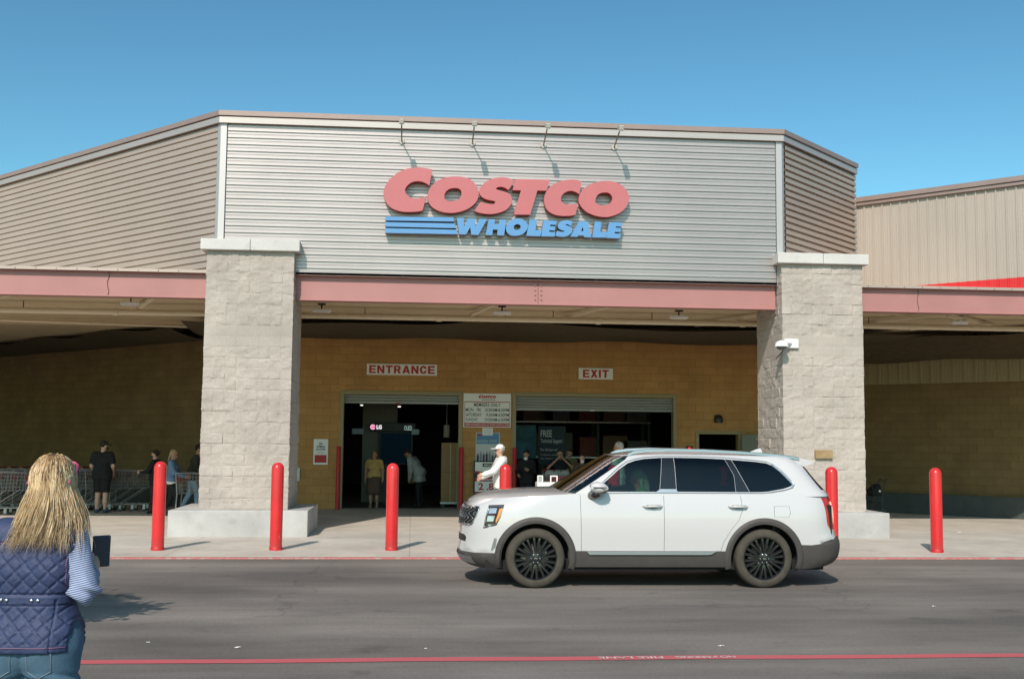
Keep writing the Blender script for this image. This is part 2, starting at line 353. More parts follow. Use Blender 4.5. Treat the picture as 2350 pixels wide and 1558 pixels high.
# ================================================================ the store building
def uvmap(mb, fn):
    for i, f in enumerate(mb.f): mb.uv[i] = [fn(mb.v[j]) for j in f]
    return mb
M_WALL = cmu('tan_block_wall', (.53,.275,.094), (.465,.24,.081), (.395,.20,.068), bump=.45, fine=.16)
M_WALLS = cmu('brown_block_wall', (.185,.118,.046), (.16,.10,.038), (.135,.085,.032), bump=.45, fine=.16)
M_SPLIT = cmu('split_face_block', (.445,.388,.342), (.43,.372,.324), (.41,.35,.30), bw=.4125, rh=.2040, mo=.003, bump=.40, fine=.16, stain=(.40,.285,.18))
M_PANEL = mat('silver_metal_panel', (.475,.415,.40), rough=.44, metal=.72, var=.05, vscale=.8)
M_PANELD = mat('shaded_metal_panel', (.46,.365,.31), rough=.5, metal=.30, var=.05, vscale=.8)  # copy of the silver metal with the shading of the side faces in its colour
M_TRIM = mat('silver_metal_trim', (.50,.47,.46), rough=.5, metal=.5)
M_COPE = mat('brown_metal_coping', (.33,.235,.205), rough=.42, metal=.25, var=.06, vscale=1.5)
M_COPEB = mat('pale_metal_fascia', (.50,.43,.395), rough=.40, metal=.45, var=.05, vscale=.6)
M_BEAM = mat('red_oxide_beam', (.395,.18,.165), rough=.55, var=.06, vscale=1.2)
M_BEAMD = mat('dark_brown_flashing', (.10,.055,.045), rough=.6)
M_RIB = mat('beige_ribbed_metal', (.44,.37,.315), rough=.5, metal=.15, var=.04, vscale=.7)
M_RED = mat('red_painted_metal', (.60,.025,.028), rough=.45)
M_DECK = mat('tan_roof_deck', (.56,.44,.28), rough=.7, var=.08, vscale=1)
M_PIPE = mat('tan_pipe', (.74,.63,.46), rough=.55)
M_NET = mat('dark_net_and_shade', (.070,.050,.022), rough=.95, var=.2, vscale=5)  # net colour, also on the sheet that paints ceiling shade
M_STEEL = mat('galvanised_steel', (.45,.45,.44), rough=.4, metal=.8)
M_DARKIN = mat('dark_interior_shade', (.045,.055,.045), rough=.85, var=.15, vscale=.8)  # dark tone stands in for the unlit room
M_DOORTRIM = mat('tan_door_trim', (.33,.255,.13), rough=.6)
M_SHUT = mat('grey_roller_shutter', (.30,.29,.26), rough=.5, metal=.3)
M_BLACK = mat('black_plastic', (.012,.012,.013), rough=.5)
M_WHITE = mat('white_paint', (.80,.79,.76), rough=.5)
B = thing('store_building', 'beige warehouse store with silver corrugated front, brick-red beam and two block pillars', 'building', (0,0,0))
SQ = math.sqrt(.5)

def ribbed(p0, p1, z0, z1, nrm, pitch=.1336, d=.03, prof=None):
    "horizontal ribs between plan points p0,p1"
    prof = prof or [(0,0),(.01,1),(.36,1),(.42,.74),(.50,.74),(.56,1),(.80,1),(.83,0),(.995,0)]
    rows = []; z = z0
    k = 0
    while z < z1:
        for a, o in prof:
            zz = z + a*pitch
            if zz > z1: break
            rows.append((zz, o*d))
        z += pitch
    L = math.hypot(p1[0]-p0[0], p1[1]-p0[1]); m = max(2, int(L/2))
    mb = MB()
    mb.grid([[(p0[0]+(p1[0]-p0[0])*j/m + nrm[0]*o, p0[1]+(p1[1]-p0[1])*j/m + nrm[1]*o, zz) for j in range(m+1)] for zz, o in rows])
    return mb
def coping(name, pts, z0, z1, out, par, steps=True):
    "two-step metal coping that follows plan points; out = offset of every point"
    mb = MB(); zm = z0 + (z1-z0)*.54
    prof = [(0,z0,0),(1,z0,0),(1,zm-.012,0),(.62,zm-.006,1),(.62,zm+.006,1),(1.25,zm+.012,1),(1.25,z1,1),(-3,z1,1),(-3,z0,0)]
    for k in range(len(prof)-1):
        a, b = prof[k], prof[k+1]
        mb.grid([[(p[0]+o[0]*q[0], p[1]+o[1]*q[0], q[1]) for p, o in zip(pts, out)] for q in (a, b)], m=1 if (k in (1,) ) else 0)
    return mb.build(name, [M_COPE, M_COPEB], par)
# tower panels -----------------------------------------------------
XL, XR, YF = -3.79, 7.385, 22.10
ZP0, ZP1, ZC = 5.00, 7.94, 8.18
TL = 27.0; TR = 3.62
front = ribbed((XL+.12,YF), (XR-.12,YF), ZP0, ZP1, (0,-1)).build('front_panel', M_PANEL, B, recalc=False)
lw = ribbed((XL-.06,YF+.06), (XL-TL*SQ,YF+TL*SQ), ZP0, ZP1, (-SQ,-SQ), d=.036, prof=[(0,0),(.01,1),(.76,1),(.79,0),(.995,0)]).build('side_panel', M_PANELD, B, recalc=False)
rw = ribbed((XR+.06,YF+.06), (XR+TR*SQ,YF+TR*SQ), ZP0, ZP1, (SQ,-SQ), d=.06, prof=[(0,0),(.01,1),(.60,1),(.66,0),(.995,0)]).build('side_panel', M_PANELD, B, recalc=False)
mb = MB(); mb.add([(XL,YF+.22,4.99),(XR,YF+.22,4.99),(XR+TR*SQ,YF+.32+TR*SQ,4.99),(XL-TL*SQ,YF+.32+TL*SQ,4.99),
    (XL,YF+.22,8.1),(XR,YF+.22,8.1),(XR+TR*SQ,YF+.32+TR*SQ,8.1),(XL-TL*SQ,YF+.32+TL*SQ,8.1)],[(0,1,5,4),(1,2,6,5),(3,0,4,7)])
mb.build('panel_backing', M_PANELD, B)
k = .12
t = math.tan(R(22.5))
cpts = [(XL-TL*SQ,YF+TL*SQ),(XL,YF),(XR,YF),(XR+TR*SQ,YF+TR*SQ)]
cout = [(-SQ*.1,-SQ*.1),(-t*.1,-.1),(t*.1,-.1),(SQ*.1,-SQ*.1)]
for i in range(3):
    coping('parapet_coping', cpts[i:i+2], ZP1, ZC, cout[i:i+2], (lw, front, rw)[i])
for sx, x, par in ((-1, XL, lw), (1, XR, rw)):
    mb = MB(); q = [(x+sx*.035-sx*.14, YF-.045),(x+sx*.018, YF-.045),(x+sx*.085, YF+.03),(x+sx*.085, YF+.1),(x-sx*.12,YF+.1)]
    mb.prism([q], lambda a,b,d: (a,b,d), ZP0-.02, ZP1+.005)
    mb.build('corner_trim', M_TRIM, B, bevel=.006)
mb = MB(); mb.box(XR+TR*SQ-.02, XR+TR*SQ+.03, YF+TR*SQ-.05, YF+TR*SQ+.3, 5.0, ZP1); mb.build('end_trim', M_TRIM, rw)
# beam with flanges, flashing and bolted splice ---------------------
ZB0, ZB1, YB = 4.505, 5.02, 22.10
def beam(x0, x1, splice=None, crack=()):
    mb = MB()
    mb.box(x0,x1,YB+.065,YB+.10,ZB0+.012,ZB1-.02)                 # web
    mb.box(x0,x1,YB,YB+.24,ZB0,ZB0+.022)                         # bottom flange
    mb.box(x0,x1,YB,YB+.24,ZB1-.022,ZB1)                         # top flange
    o = mb.build('beam', M_BEAM, B, bevel=.003)
    f = MB(); f.box(x0,x1,YB-.05,YB+.1,ZB1+.003,ZB1+.022); f.box(x0,x1,YB-.055,YB-.051,ZB1-.030,ZB1+.026)
    f.build('beam_flashing', M_PANELD, o)
    n = int((min(x1,12.6)-max(x0,-8.5))/.38); w0 = None
    for i in range(n):
        q = (max(x0,-8.5)+.19+i*.38, YB-.058, ZB1-.006)
        if w0 is None: w0 = MB().ball((0,0,0), .011, n=6).build('flashing_screw', M_BEAMD, o, loc=q)
        else:
            w = w0.copy(); COL.objects.link(w); w.location = q
    if splice:
        for dx in (-.06,.06):
            for q in range(4): MB().lathe([(.0001,-.022),(.017,-.020),(.019,-.004),(.019,0)], 6, (splice+dx, YB+.063, ZB0+.12+q*.092), 'y').build('splice_bolt', M_BEAM, o)
        p = MB(); p.box(splice-.004,splice+.004,YB+.060,YB+.0645,ZB0+.03,ZB1-.03); p.build('splice_joint', M_BEAMD, o)
    for x in crack:
        p = MB(); p.tube([(x+.02*math.sin(k_*2), YB+.058, ZB1-.02-k_*.10) for k_ in range(6)], .006, 5); p.build('hanging_cable', M_BEAMD, o)
    return o
beam(-25, -3.95, crack=(-5.85,)); beam(-2.30, 7.27, splice=2.45); beam(8.97, 26, crack=(10.25,))
mb = MB(); mb.box(-2.3,7.27,YF-.05,YF+.02,ZP0+.0,ZP0+.02); mb.box(-2.3,7.27,YF-.055,YF-.051,ZP0-.005,ZP0+.05); mb.build('panel_base_trim', M_TRIM, front)
# roof over canopy and store ---------------------------------------
mb = MB(); mb.box(-45,32,22.46,70,5.025,5.035); mb.build('roof', M_DECK, B)
rows = []; y = 22.45
while y < 36:
    rows += [(y,4.67),(y+.09,4.67),(y+.12,4.715),(y+.21,4.715)]; y += .30
mb = MB(); mb.grid([[(x,yy,zz) for x in (-26,-13,0,13,26)] for yy, zz in rows]); mb.build('ceiling_deck', M_DECK, B, recalc=False)
# back, left and right walls ---------------------------------------
YW = 30.0
D1 = (-1.81,1.26,3.03); D2 = (2.72,7.02,3.035); D3 = (7.66,8.80,2.08)
ol = [(-5.3,-.1)]
for a, b_, h in (D1, D2, D3): ol += [(a,-.1),(a,h),(b_,h),(b_,-.1)]
ol += [(12.2,-.1),(12.2,4.97),(-5.3,4.97)]
mb = MB(); mb.prism([ol], lambda a,b,d: (a,YW+d,b), 0, .22); uvmap(mb, lambda p: (p[0]+.1, p[2])); ew = mb.build('entrance_wall', M_WALL, B)
def wall45(name, p0, p1, z0, z1, m, th=.25):
    d = np.array([p1[0]-p0[0], p1[1]-p0[1]]); L = np.linalg.norm(d); d /= L; nrm = np.array([-d[1], d[0]])
    if nrm[1] < 0: nrm = -nrm
    mb = MB(); c = [(p0[0],p0[1]),(p1[0],p1[1]),(p1[0]+nrm[0]*th,p1[1]+nrm[1]*th),(p0[0]+nrm[0]*th,p0[1]+nrm[1]*th)]
    mb.prism([c], lambda a,b,z: (a,b,z), z0, z1); uvmap(mb, lambda p: ((p[0]-p0[0])*d[0]+(p[1]-p0[1])*d[1], p[2]))
    return mb.build(name, m, B)
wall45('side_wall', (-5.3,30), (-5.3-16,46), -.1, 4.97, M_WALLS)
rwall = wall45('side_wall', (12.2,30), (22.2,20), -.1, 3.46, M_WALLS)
def vribbed(name, p0, p1, z0, z1, nrm, pitch, d, m, par):
    L = math.hypot(p1[0]-p0[0], p1[1]-p0[1]); ux, uy = (p1[0]-p0[0])/L, (p1[1]-p0[1])/L
    prof = [(0,0),(.07,1),(.20,1),(.27,0),(.42,0),(.45,.18),(.49,.18),(.52,0),(.68,0),(.71,.18),(.75,.18),(.78,0)]
    pts = []; s = 0
    while s < L:
        for a, o in prof:
            q = s+a*pitch
            if q <= L: pts.append((p0[0]+ux*q+nrm[0]*o*d, p0[1]+uy*q+nrm[1]*o*d))
        s += pitch
    mb = MB(); mb.grid([[(a,b,z) for a,b in pts] for z in (z0,z1)]); return mb.build(name, m, par, recalc=False)
vribbed('ribbed_wall_strip', (12.1,29.9), (22.1,19.9), 3.42, 4.97, (-SQ,-SQ), .28, .045, mat('olive_ribbed_metal', (.26,.20,.10), rough=.6), B)
mb = MB(); q = [(12.05,29.85),(22.0,19.9),(22.1,20.0),(12.2,29.9)]; mb.prism([q], lambda a,b,z:(a,b,z), -.05, .55)
mb.build('base_kerb', mat('blue_grey_base', (.052,.060,.058), rough=.8, var=.15), rwall)
mb = MB(); q = [(-5.35,29.85),(-15.4,39.9),(-15.2,40.1),(-5.2,30.0)]; mb.prism([q], lambda a,b,z:(a,b,z), -.05, .5); mb.build('base_kerb', bpy.data.materials['blue_grey_base'], B)
# upper wall on the right, with red stripe and coping
C45 = 34.75; A0 = np.array([10.0, C45-10.0]); A1 = A0 + np.array([1,-1])*2.85
uw = vribbed('upper_wall', A0, A1, 5.30, 7.23, (-SQ,-SQ), .205, .03, M_RIB, B)
vribbed('red_stripe', A0, A1, 4.9, 5.30, (-SQ,-SQ), .205, .03, M_RED, uw)
mb = MB(); q = [A0+(.03,.03), A1+(.03,.03), A1+(1.2,1.2), A0+(1.2,1.2)]; mb.prism([q], lambda a,b,z:(a,b,z), 4.9, 7.2); mb.build('wall_backing', M_RIB, uw)
mb = MB(); q = [A0+np.array([-.11,-.05]), A1+np.array([-.075,-.085]), A1+(.4,.4), A0+(.4,.4)]; mb.prism([q], lambda a,b,z:(a,b,z), 7.30, 7.41)
q = [A0+np.array([-.08,-.03]), A1+np.array([-.055,-.06]), A1+(.4,.4), A0+(.4,.4)]; mb.prism([q], lambda a,b,z:(a,b,z), 7.22, 7.295); mb.build('wall_coping', M_COPE, uw, bevel=.006)
# pillars ------------------------------------------------------------
def pillar(x0, seed):
    SZ = 1.655; y0 = 21.83; ZB = .50; NC = 24; RH = .2045
    zs = [ZB + c*RH + q for c in range(NC) for q in (0,.012,.035,.07,.105,.14,.17,.192)] + [ZB+NC*RH]
    hb = SZ/8
    us = [f*SZ + h*hb + q for f in range(4) for h in range(8) for q in (0,.013,.05,.10,.155,.193)]
    us = np.array(us); P = []
    corner = [(x0,y0),(x0+SZ,y0),(x0+SZ,y0+SZ),(x0,y0+SZ)]; dirs = [(1,0),(0,1),(-1,0),(0,-1)]; nr = [(0,-1),(1,0),(0,1),(-1,0)]
    f = np.minimum((us/SZ+1e-9).astype(int), 3); l = us - f*SZ
    bx = np.array([corner[i][0]+dirs[i][0]*q for i, q in zip(f,l)]); by = np.array([corner[i][1]+dirs[i][1]*q for i, q in zip(f,l)])
    nx = np.array([nr[i][0] for i in f], float); ny = np.array([nr[i][1] for i in f], float)
    cm = l < .004
    for i in np.where(cm)[0]:
        nx[i] = (nr[f[i]][0]+nr[f[i]-1][0]); ny[i] = (nr[f[i]][1]+nr[f[i]-1][1])
    hr = np.random.default_rng(seed).random((NC+1, 40))
    rows = []; uvs = []
    for z in zs:
        c = min(NC-1, int((z-ZB+1e-6)/RH)); zl = z-ZB-c*RH
        smooth = c in (15,16)
        blk = np.floor((us + (c % 2)*hb)/(2*hb)+1e-6).astype(int); bl = (us + (c % 2)*hb) - blk*2*hb
        off = (hr[c][blk % 40]-.5)*.012
        pts = np.stack([bx, by, np.full_like(bx, z)], 1)
        rel = fbm(pts+seed*5, 7.5, 4)*.034 + fbm(pts, 30, 2)*.034; jd_ = .001+.009*hr[c][38]**4
        if smooth: off = off*.1; rel = rel*.12
        d = off + rel
        edge = (bl < .004); d = np.where(edge | (zl < .004), np.minimum(d, 0)*.4-jd_, d)
        d = np.where((bl < .016) | (zl < .014) | (zl > .19), d*.85-.001, d)
        d = np.where(cm, d*.6, d)
        rows.append([(a,b,z) for a,b in zip(bx+nx*d, by+ny*d)])
        uvs += [(u + (0 if 0 else 0), z-ZB) for u in us]
    mb = MB(); o = len(us)
    mb.grid(rows, closed=True)
    n = len(us)
    for fi, fc in enumerate(mb.f):
        uv = []
        for j in fc:
            u = uvs[j][0]
            if u < .01 and any(uvs[q][0] > 4*SZ-.2 for q in fc): u = 4*SZ
            uv.append((u, uvs[j][1]))
        mb.uv[fi] = uv
    p = mb.build('pillar', M_SPLIT, B, smooth=True, angle=38, recalc=False)
    return p
PX = (-3.955, 7.295)
M_CAP = concrete('cap_stone', (.54,.51,.48), (.64,.61,.575), False)
for i, x0 in enumerate(PX):
    p = pillar(x0, 3+i)
    c = MB(); w = .105; SZ = 1.655
    for a, b_ in ((x0-w, x0+SZ/2-.003),(x0+SZ/2+.003, x0+SZ+w)): c.box(a,b_,21.83-w,21.83+SZ+w,5.40,5.61)
    c.build('pillar_cap', M_CAP, p, bevel=.012, seg=2)
    q = MB(); px0 = -4.44 if i == 0 else 6.74; q.box(px0, px0+2.545, 21.50, 23.75, -.1, .50); q.build('plinth', M_CONC, p, bevel=.016, seg=2)
# doors ----------------------------------------------------------------
def frame(d, w=.07):
    x0, x1, h = d; mb = MB()
    mb.box(x0-w,x0+.03,YW-.035,YW+.24,0,h+w); mb.box(x1-.03,x1+w,YW-.035,YW+.24,0,h+w); mb.box(x0+.031,x1-.031,YW-.033,YW+.24,h-.03,h+w)
    return mb.build('door_frame', M_DOORTRIM, B, bevel=.004)
for d, dz in ((D1,.20),(D2,.34)):
    fr = frame(d); x0, x1, h = d
    rows = []; z = h-.03
    while z > h-dz:
        rows += [(z,.13),(z-.02,.105),(z-.05,.105),(z-.07,.13)]; z -= .075
    mb = MB(); mb.grid([[(x,YW+y,zz) for x in (x0+.03,x1-.03)] for zz, y in rows]); mb.box(x0+.03,x1-.03,YW+.10,YW+.15,h-dz-.06,h-dz)
    s = mb.build('roller_shutter', M_SHUT, fr)
mb = MB(); mb.box(-.42,-.30,YW+.085,YW+.099,2.775,2.80); mb.build('warning_sticker', M_RED, B)
mb = MB(); mb.box(4.75,4.86,YW+.085,YW+.099,2.635,2.66); mb.build('latch_plate', M_WHITE, B)
fr = frame(D3, .06)
dl = MB(); dl.obox((D3[1]+.50, YW-.32, 1.03), (.47,-.17,0), (.008,.022,0), (0,0,1.02)); dleaf = dl.build('door_leaf', mat('grey_green_door', (.20,.19,.14), rough=.5), fr, bevel=.004)
h = MB(); h.box(D3[1]+.52,D3[1]+.56,YW-.40,YW-.34,1.9,1.98); h.bar((D3[1]+.06,YW-.05,1.93),(D3[1]+.5,YW-.37,1.93),.03,.03); h.build('door_closer', M_STEEL, dleaf)
h = MB(); h.obox((D3[1]+.47,YW-.345,1.62),(.14,-.05,0),(.002,.004,0),(0,0,.055),0); h.obox((D3[1]+.47,YW-.345,1.45),(.14,-.05,0),(.002,.004,0),(0,0,.09),1); h.obox((D3[1]+.47,YW-.352,1.45),(.11,-.04,0),(.002,.004,0),(0,0,.03),0)
h.build('door_notice', [mat('door_notice_grey', (.42,.40,.36)), mat('door_notice_red', (.40,.06,.06))], dleaf)
h = MB(); h.tube([(D3[1]+1.02,YW-.52,.05),(D3[1]+1.02,YW-.52,2.08)], .035, 8); h.build('door_edge_guard', M_STEEL, dleaf)
mb = MB(); mb.box(D3[0]-.02,D3[0]+.0,YW-.05,YW-.036,1.86,1.95); mb.build('door_hinge', M_STEEL, fr)
# service door beside the left pillar (tan, flush)
mb = MB(); mb.box(-3.6,-2.98,YW-.03,YW-.002,0,2.2); sdn = mb.build('service_door', M_WALL.copy() and mat('tan_steel_door', (.34,.215,.10), rough=.6, var=.06), B, bevel=.004)
# under-canopy pipework, braces, netting ------------------------------
mb = MB(); YP, ZPp = 24.55, 4.47; rp = .062
mb.tube([(-24,YP,ZPp),(-2.4,YP,ZPp),(7.1,YP,ZPp),(25,YP,ZPp)], rp, 12); 
for x in (-9.6,-6.3,.55,4.05,7.3,11.2): mb.tube([(x-.05,YP,ZPp),(x+.05,YP,ZPp)], rp+.018, 12)
sp = mb.build('sprinkler_pipe', M_PIPE, B, smooth=True, angle=40)
mb = MB()
for x in (-8.2,-1.05,2.0,3.05,5.25,10.2): mb.tube([(x,YP,ZPp+.05),(x,YP,4.67)], .010, 6)
mb.build('pipe_hanger', M_BEAMD, sp)
for x0, y0, x1, y1 in ((1.25,24.6,1.75,22.6),(3.2,25.2,4.2,22.6),(6.6,26,7.9,23.2),(9.6,25.5,11.6,23.0),(-6.0,25,-5.0,22.6),(11.3,23.0,13.6,25.4),(-9.5,24.5,-7.6,22.7)):
    mb = MB(); mb.bar((x0,y0,4.56),(x1,y1,4.64),.07,.07); mb.build('roof_brace', M_PIPE, B, bevel=.004)
mb = MB()
mb.box(-24,24,27.95,28.05,4.5,4.67); mb.build('roof_purlin', M_DECK, B)
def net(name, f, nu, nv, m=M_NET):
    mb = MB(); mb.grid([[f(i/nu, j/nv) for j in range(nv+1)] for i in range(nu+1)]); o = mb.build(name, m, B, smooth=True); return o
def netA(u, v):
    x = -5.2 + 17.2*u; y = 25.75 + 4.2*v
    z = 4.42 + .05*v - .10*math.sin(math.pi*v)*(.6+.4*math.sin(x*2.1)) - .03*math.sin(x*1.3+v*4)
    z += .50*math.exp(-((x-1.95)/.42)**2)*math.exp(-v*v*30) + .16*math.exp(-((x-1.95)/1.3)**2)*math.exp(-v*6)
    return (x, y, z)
net('net_and_shade', netA, 90, 16)
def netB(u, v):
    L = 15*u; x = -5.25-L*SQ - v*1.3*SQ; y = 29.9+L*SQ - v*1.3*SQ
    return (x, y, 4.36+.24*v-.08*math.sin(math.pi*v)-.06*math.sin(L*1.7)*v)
net('net_and_shade', netB, 50, 6)
def shade_sheet(u, v):  # no net here: dark sheet added for the ceiling shade along the right wall
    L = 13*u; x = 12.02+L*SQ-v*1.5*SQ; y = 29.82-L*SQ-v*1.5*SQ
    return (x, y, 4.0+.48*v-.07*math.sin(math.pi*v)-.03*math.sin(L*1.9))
net('net_and_shade', shade_sheet, 50, 6)
mb = MB(); mb.tube([(-5.2,26.6,4.38),(-9.5,26.2,4.42),(-15,25.9,4.46)], .03, 8); mb.build('conduit', M_PIPE, B, smooth=True)
# ---------------------------------------------------------------- store interior; wall and floor colours darkened in place of shade
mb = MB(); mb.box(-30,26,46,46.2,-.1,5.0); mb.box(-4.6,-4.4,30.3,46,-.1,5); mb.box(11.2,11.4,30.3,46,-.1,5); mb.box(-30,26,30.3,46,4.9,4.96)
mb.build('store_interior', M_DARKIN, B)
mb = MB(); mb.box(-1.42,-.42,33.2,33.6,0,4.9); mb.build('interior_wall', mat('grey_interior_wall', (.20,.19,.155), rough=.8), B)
mb = MB(); mb.box(-4.4,11.2,30.25,45.9,.023,.03); mb.build('interior_floor', mat('shaded_floor', (.08,.075,.065), rough=.35), B)  # dark floor sheet paints the indoor shade over the concrete
# ================================================================ signs
M_SRED = mat('sign_red_face', (.50,.14,.145), rough=.42, var=.04, vscale=2)
M_SREDS = mat('sign_red_edge', (.52,.035,.03), rough=.5)
M_SBLUE = mat('sign_blue_face', (.108,.28,.53), rough=.42, var=.04, vscale=2)
M_SBLUES = mat('sign_blue_edge', (.23,.22,.23), rough=.5)
M_SDARK = mat('sign_gap_shade', (.02,.025,.04), rough=.6)  # colour of the painted shadow between the stripes
def smooth_loop(P, n=4, ang=48):
    P = [np.array(p, float) for p in P]; k = len(P); out = []
    cor = []
    for i in range(k):
        a = P[i]-P[i-1]; b = P[(i+1)%k]-P[i]
        t = math.degrees(math.acos(max(-1, min(1, np.dot(a,b)/(np.linalg.norm(a)*np.linalg.norm(b)+1e-9))))); cor.append(t > ang)
    for i in range(k):
        p1, p2 = P[i], P[(i+1)%k]
        p0 = P[i-1] if not cor[i] else p1-(p2-p1)*.5; p3 = P[(i+2)%k] if not cor[(i+1)%k] else p2+(p2-p1)*.5
        for j in range(n):
            t = j/n; out.append(.5*((2*p1)+(-p0+p2)*t+(2*p0-5*p1+4*p2-p3)*t*t+(-p0+3*p1-3*p2+p3)*t**3))
    return out
LET = {}
def zl(ox, oy, s, pts): return [(ox+x/s, oy+y/s) for x, y in pts]
C1 = [zl(870,370,9.792,[(1195,190),(1050,160),(900,142),(800,146),(650,165),(480,225),(350,310),(230,420),(150,540),(108,650),(102,760),(130,880),(190,970),(290,1060),(420,1112),(560,1140),(720,1142),(880,1132),(975,1112),(1070,782),(1000,812),(910,834),(820,838),(735,825),(660,785),(603,720),(583,650),(605,590),(660,525),(740,475),(840,452),(940,458),(1040,492),(1130,548)])]
O1 = [zl(870,370,9.792,[(1720,345),(1900,360),(2060,420),(2180,540),(2235,680),(2230,800),(2170,930),(2040,1045),(1880,1120),(1700,1160),(1520,1160),(1360,1125),(1220,1055),(1130,960),(1092,840),(1097,720),(1150,600),(1260,480),(1400,400),(1560,355)]),
      zl(870,370,9.792,[(1680,605),(1780,615),(1840,662),(1852,740),(1825,815),(1750,880),(1640,900),(1530,886),(1472,840),(1470,760),(1500,690),(1570,630)])]
S1 = [zl(1070,390,11.19,[(1245,285),(1120,225),(980,195),(840,195),(690,220),(550,280),(430,370),(350,480),(332,570),(362,655),(450,728),(580,775),(700,798),(745,815),(742,850),(690,878),(600,876),(500,858),(375,815),(290,930),(205,1055),(300,1092),(420,1120),(560,1135),(700,1130),(850,1100),(1000,1040),(1100,955),(1160,865),(1178,780),(1150,670),(1080,600),(980,565),(860,528),(775,500),(765,480),(790,455),(840,440),(900,436),(1000,465),(1085,522)])]
T1 = [zl(1070,390,11.19,[(1268,238),(2152,255),(2062,538),(1828,532),(1642,1152),(1222,1150),(1405,528),(1188,522)])]
C2 = [zl(1240,390,11.19,[(1055,300),(960,265),(830,250),(680,260),(530,290),(380,350),(260,430),(160,550),(102,690),(97,820),(130,950),(210,1060),(330,1135),(460,1172),(600,1186),(760,1180),(900,1158),(968,862),(880,884),(780,894),(680,885),(600,860),(542,810),(528,740),(562,650),(632,585),(720,547),(820,543),(920,575),(1008,628)])]
O2 = [zl(1240,390,11.19,[(1680,285),(1860,300),(2030,360),(2160,460),(2250,600),(2275,740),(2250,870),(2170,1000),(2040,1105),(1880,1175),(1700,1213),(1500,1198),(1320,1145),(1170,1065),(1060,960),(992,840),(987,720),(1040,580),(1140,460),(1290,370),(1480,305)]),
      zl(1240,390,11.19,[(1660,582),(1760,597),(1828,660),(1848,740),(1820,820),(1750,885),(1650,912),(1540,903),(1452,868),(1408,820),(1422,740),(1462,660),(1540,602)])]
RED = [(C1,1),(O1,1),(S1,1),(T1,0),(C2,1),(O2,1)]
WZ = lambda p: zl(870,485,7.833,p)
WY = lambda p: zl(1150,485,8.103,p)
BLUE = [([WZ([(1395,120),(1520,120),(1530,275),(1600,128),(1722,132),(1733,275),(1805,135),(1945,140),(1785,425),(1655,420),(1640,285),(1565,415),(1440,415)])],0),
 ([WZ([(1970,145),(2085,145),(2072,228),(2150,230),(2168,150),(2290,155),(2245,435),(2120,430),(2132,330),(2045,328),(2033,430),(1915,425)])],0),
 ([WY([(290,135),(400,150),(480,215),(500,290),(460,370),(390,430),(290,455),(180,445),(110,390),(90,310),(120,230),(190,160)]),WY([(300,238),(360,260),(362,310),(320,342),(262,342),(232,312),(242,265)])],1),
 ([WY([(530,155),(667,160),(638,350),(757,355),(730,465),(470,455)])],0),
 ([WY([(790,165),(1037,180),(1020,253),(917,248),(911,277),(1010,282),(998,358),(897,354),(891,382),(1003,388),(998,470),(745,465)])],0),
 ([WY([(1330,185),(1210,168),(1110,190),(1055,255),(1065,312),(1120,348),(1180,366),(1170,384),(1110,380),(1045,362),(1005,450),(1090,470),(1190,472),(1280,430),(1325,360),(1310,305),(1250,272),(1192,254),(1210,241),(1250,247),(1300,280)])],1),
 ([WY([(1450,185),(1610,190),(1680,485),(1545,480),(1533,452),(1437,450),(1415,475),(1285,470)]),WY([(1520,290),(1533,368),(1488,364)])],0),
 ([WY([(1745,190),(1870,198),(1843,380),(1977,385),(1950,490),(1695,487)])],0),
 ([WY([(2010,200),(2257,210),(2240,288),(2137,282),(2131,306),(2228,312),(2215,388),(2116,384),(2110,412),(2220,418),(2212,505),(1955,495)])],0),
 ([WZ([(110,95),(1335,112),(1352,185),(112,165)])],0), ([WZ([(110,195),(1362,220),(1382,305),(110,275)])],0), ([WZ([(110,303),(1388,333),(1412,412),(110,388)])],0)]
YS = 21.86
so_ = at(1160, 540, YS)
SG = thing('store_sign', 'raised red shop name over blue stripes and smaller blue lettering, on the silver wall', 'sign', (so_[0], YS, so_[2]))
def sign_part(name, loops, sm, face, edge, back):
    L2 = [[(q[0]-so_[0], q[2]-so_[2]) for q in (at(p[0], p[1], YS) for p in (smooth_loop(L) if sm else L))] for L in loops]
    mb = MB(); mb.prism(L2, lambda a,b,d: (a,d,b), 0, back, 0, 1); return mb.build(name, [face, edge], SG)
for L, s in RED: sign_part('letter', L, s, M_SRED, M_SREDS, .13)
for i, (L, s) in enumerate(BLUE): sign_part('letter' if i < 9 else 'stripe', L, s, M_SBLUE, M_SBLUES, .17)
mb = MB(); mb.box(-2.02,-.90,.10,.16,-.0,.34); 
q0 = at(884,499,YS)-so_; q1 = at(1044,540,YS)-so_
mb = MB(); mb.box(q0[0]+.02,q1[0]-.06,.06,.17,q1[2]+.05,q0[2]-.10); mb.build('stripe_gap_shade', M_SDARK, SG)  # dark board added as the shadow in the narrow gaps between stripes
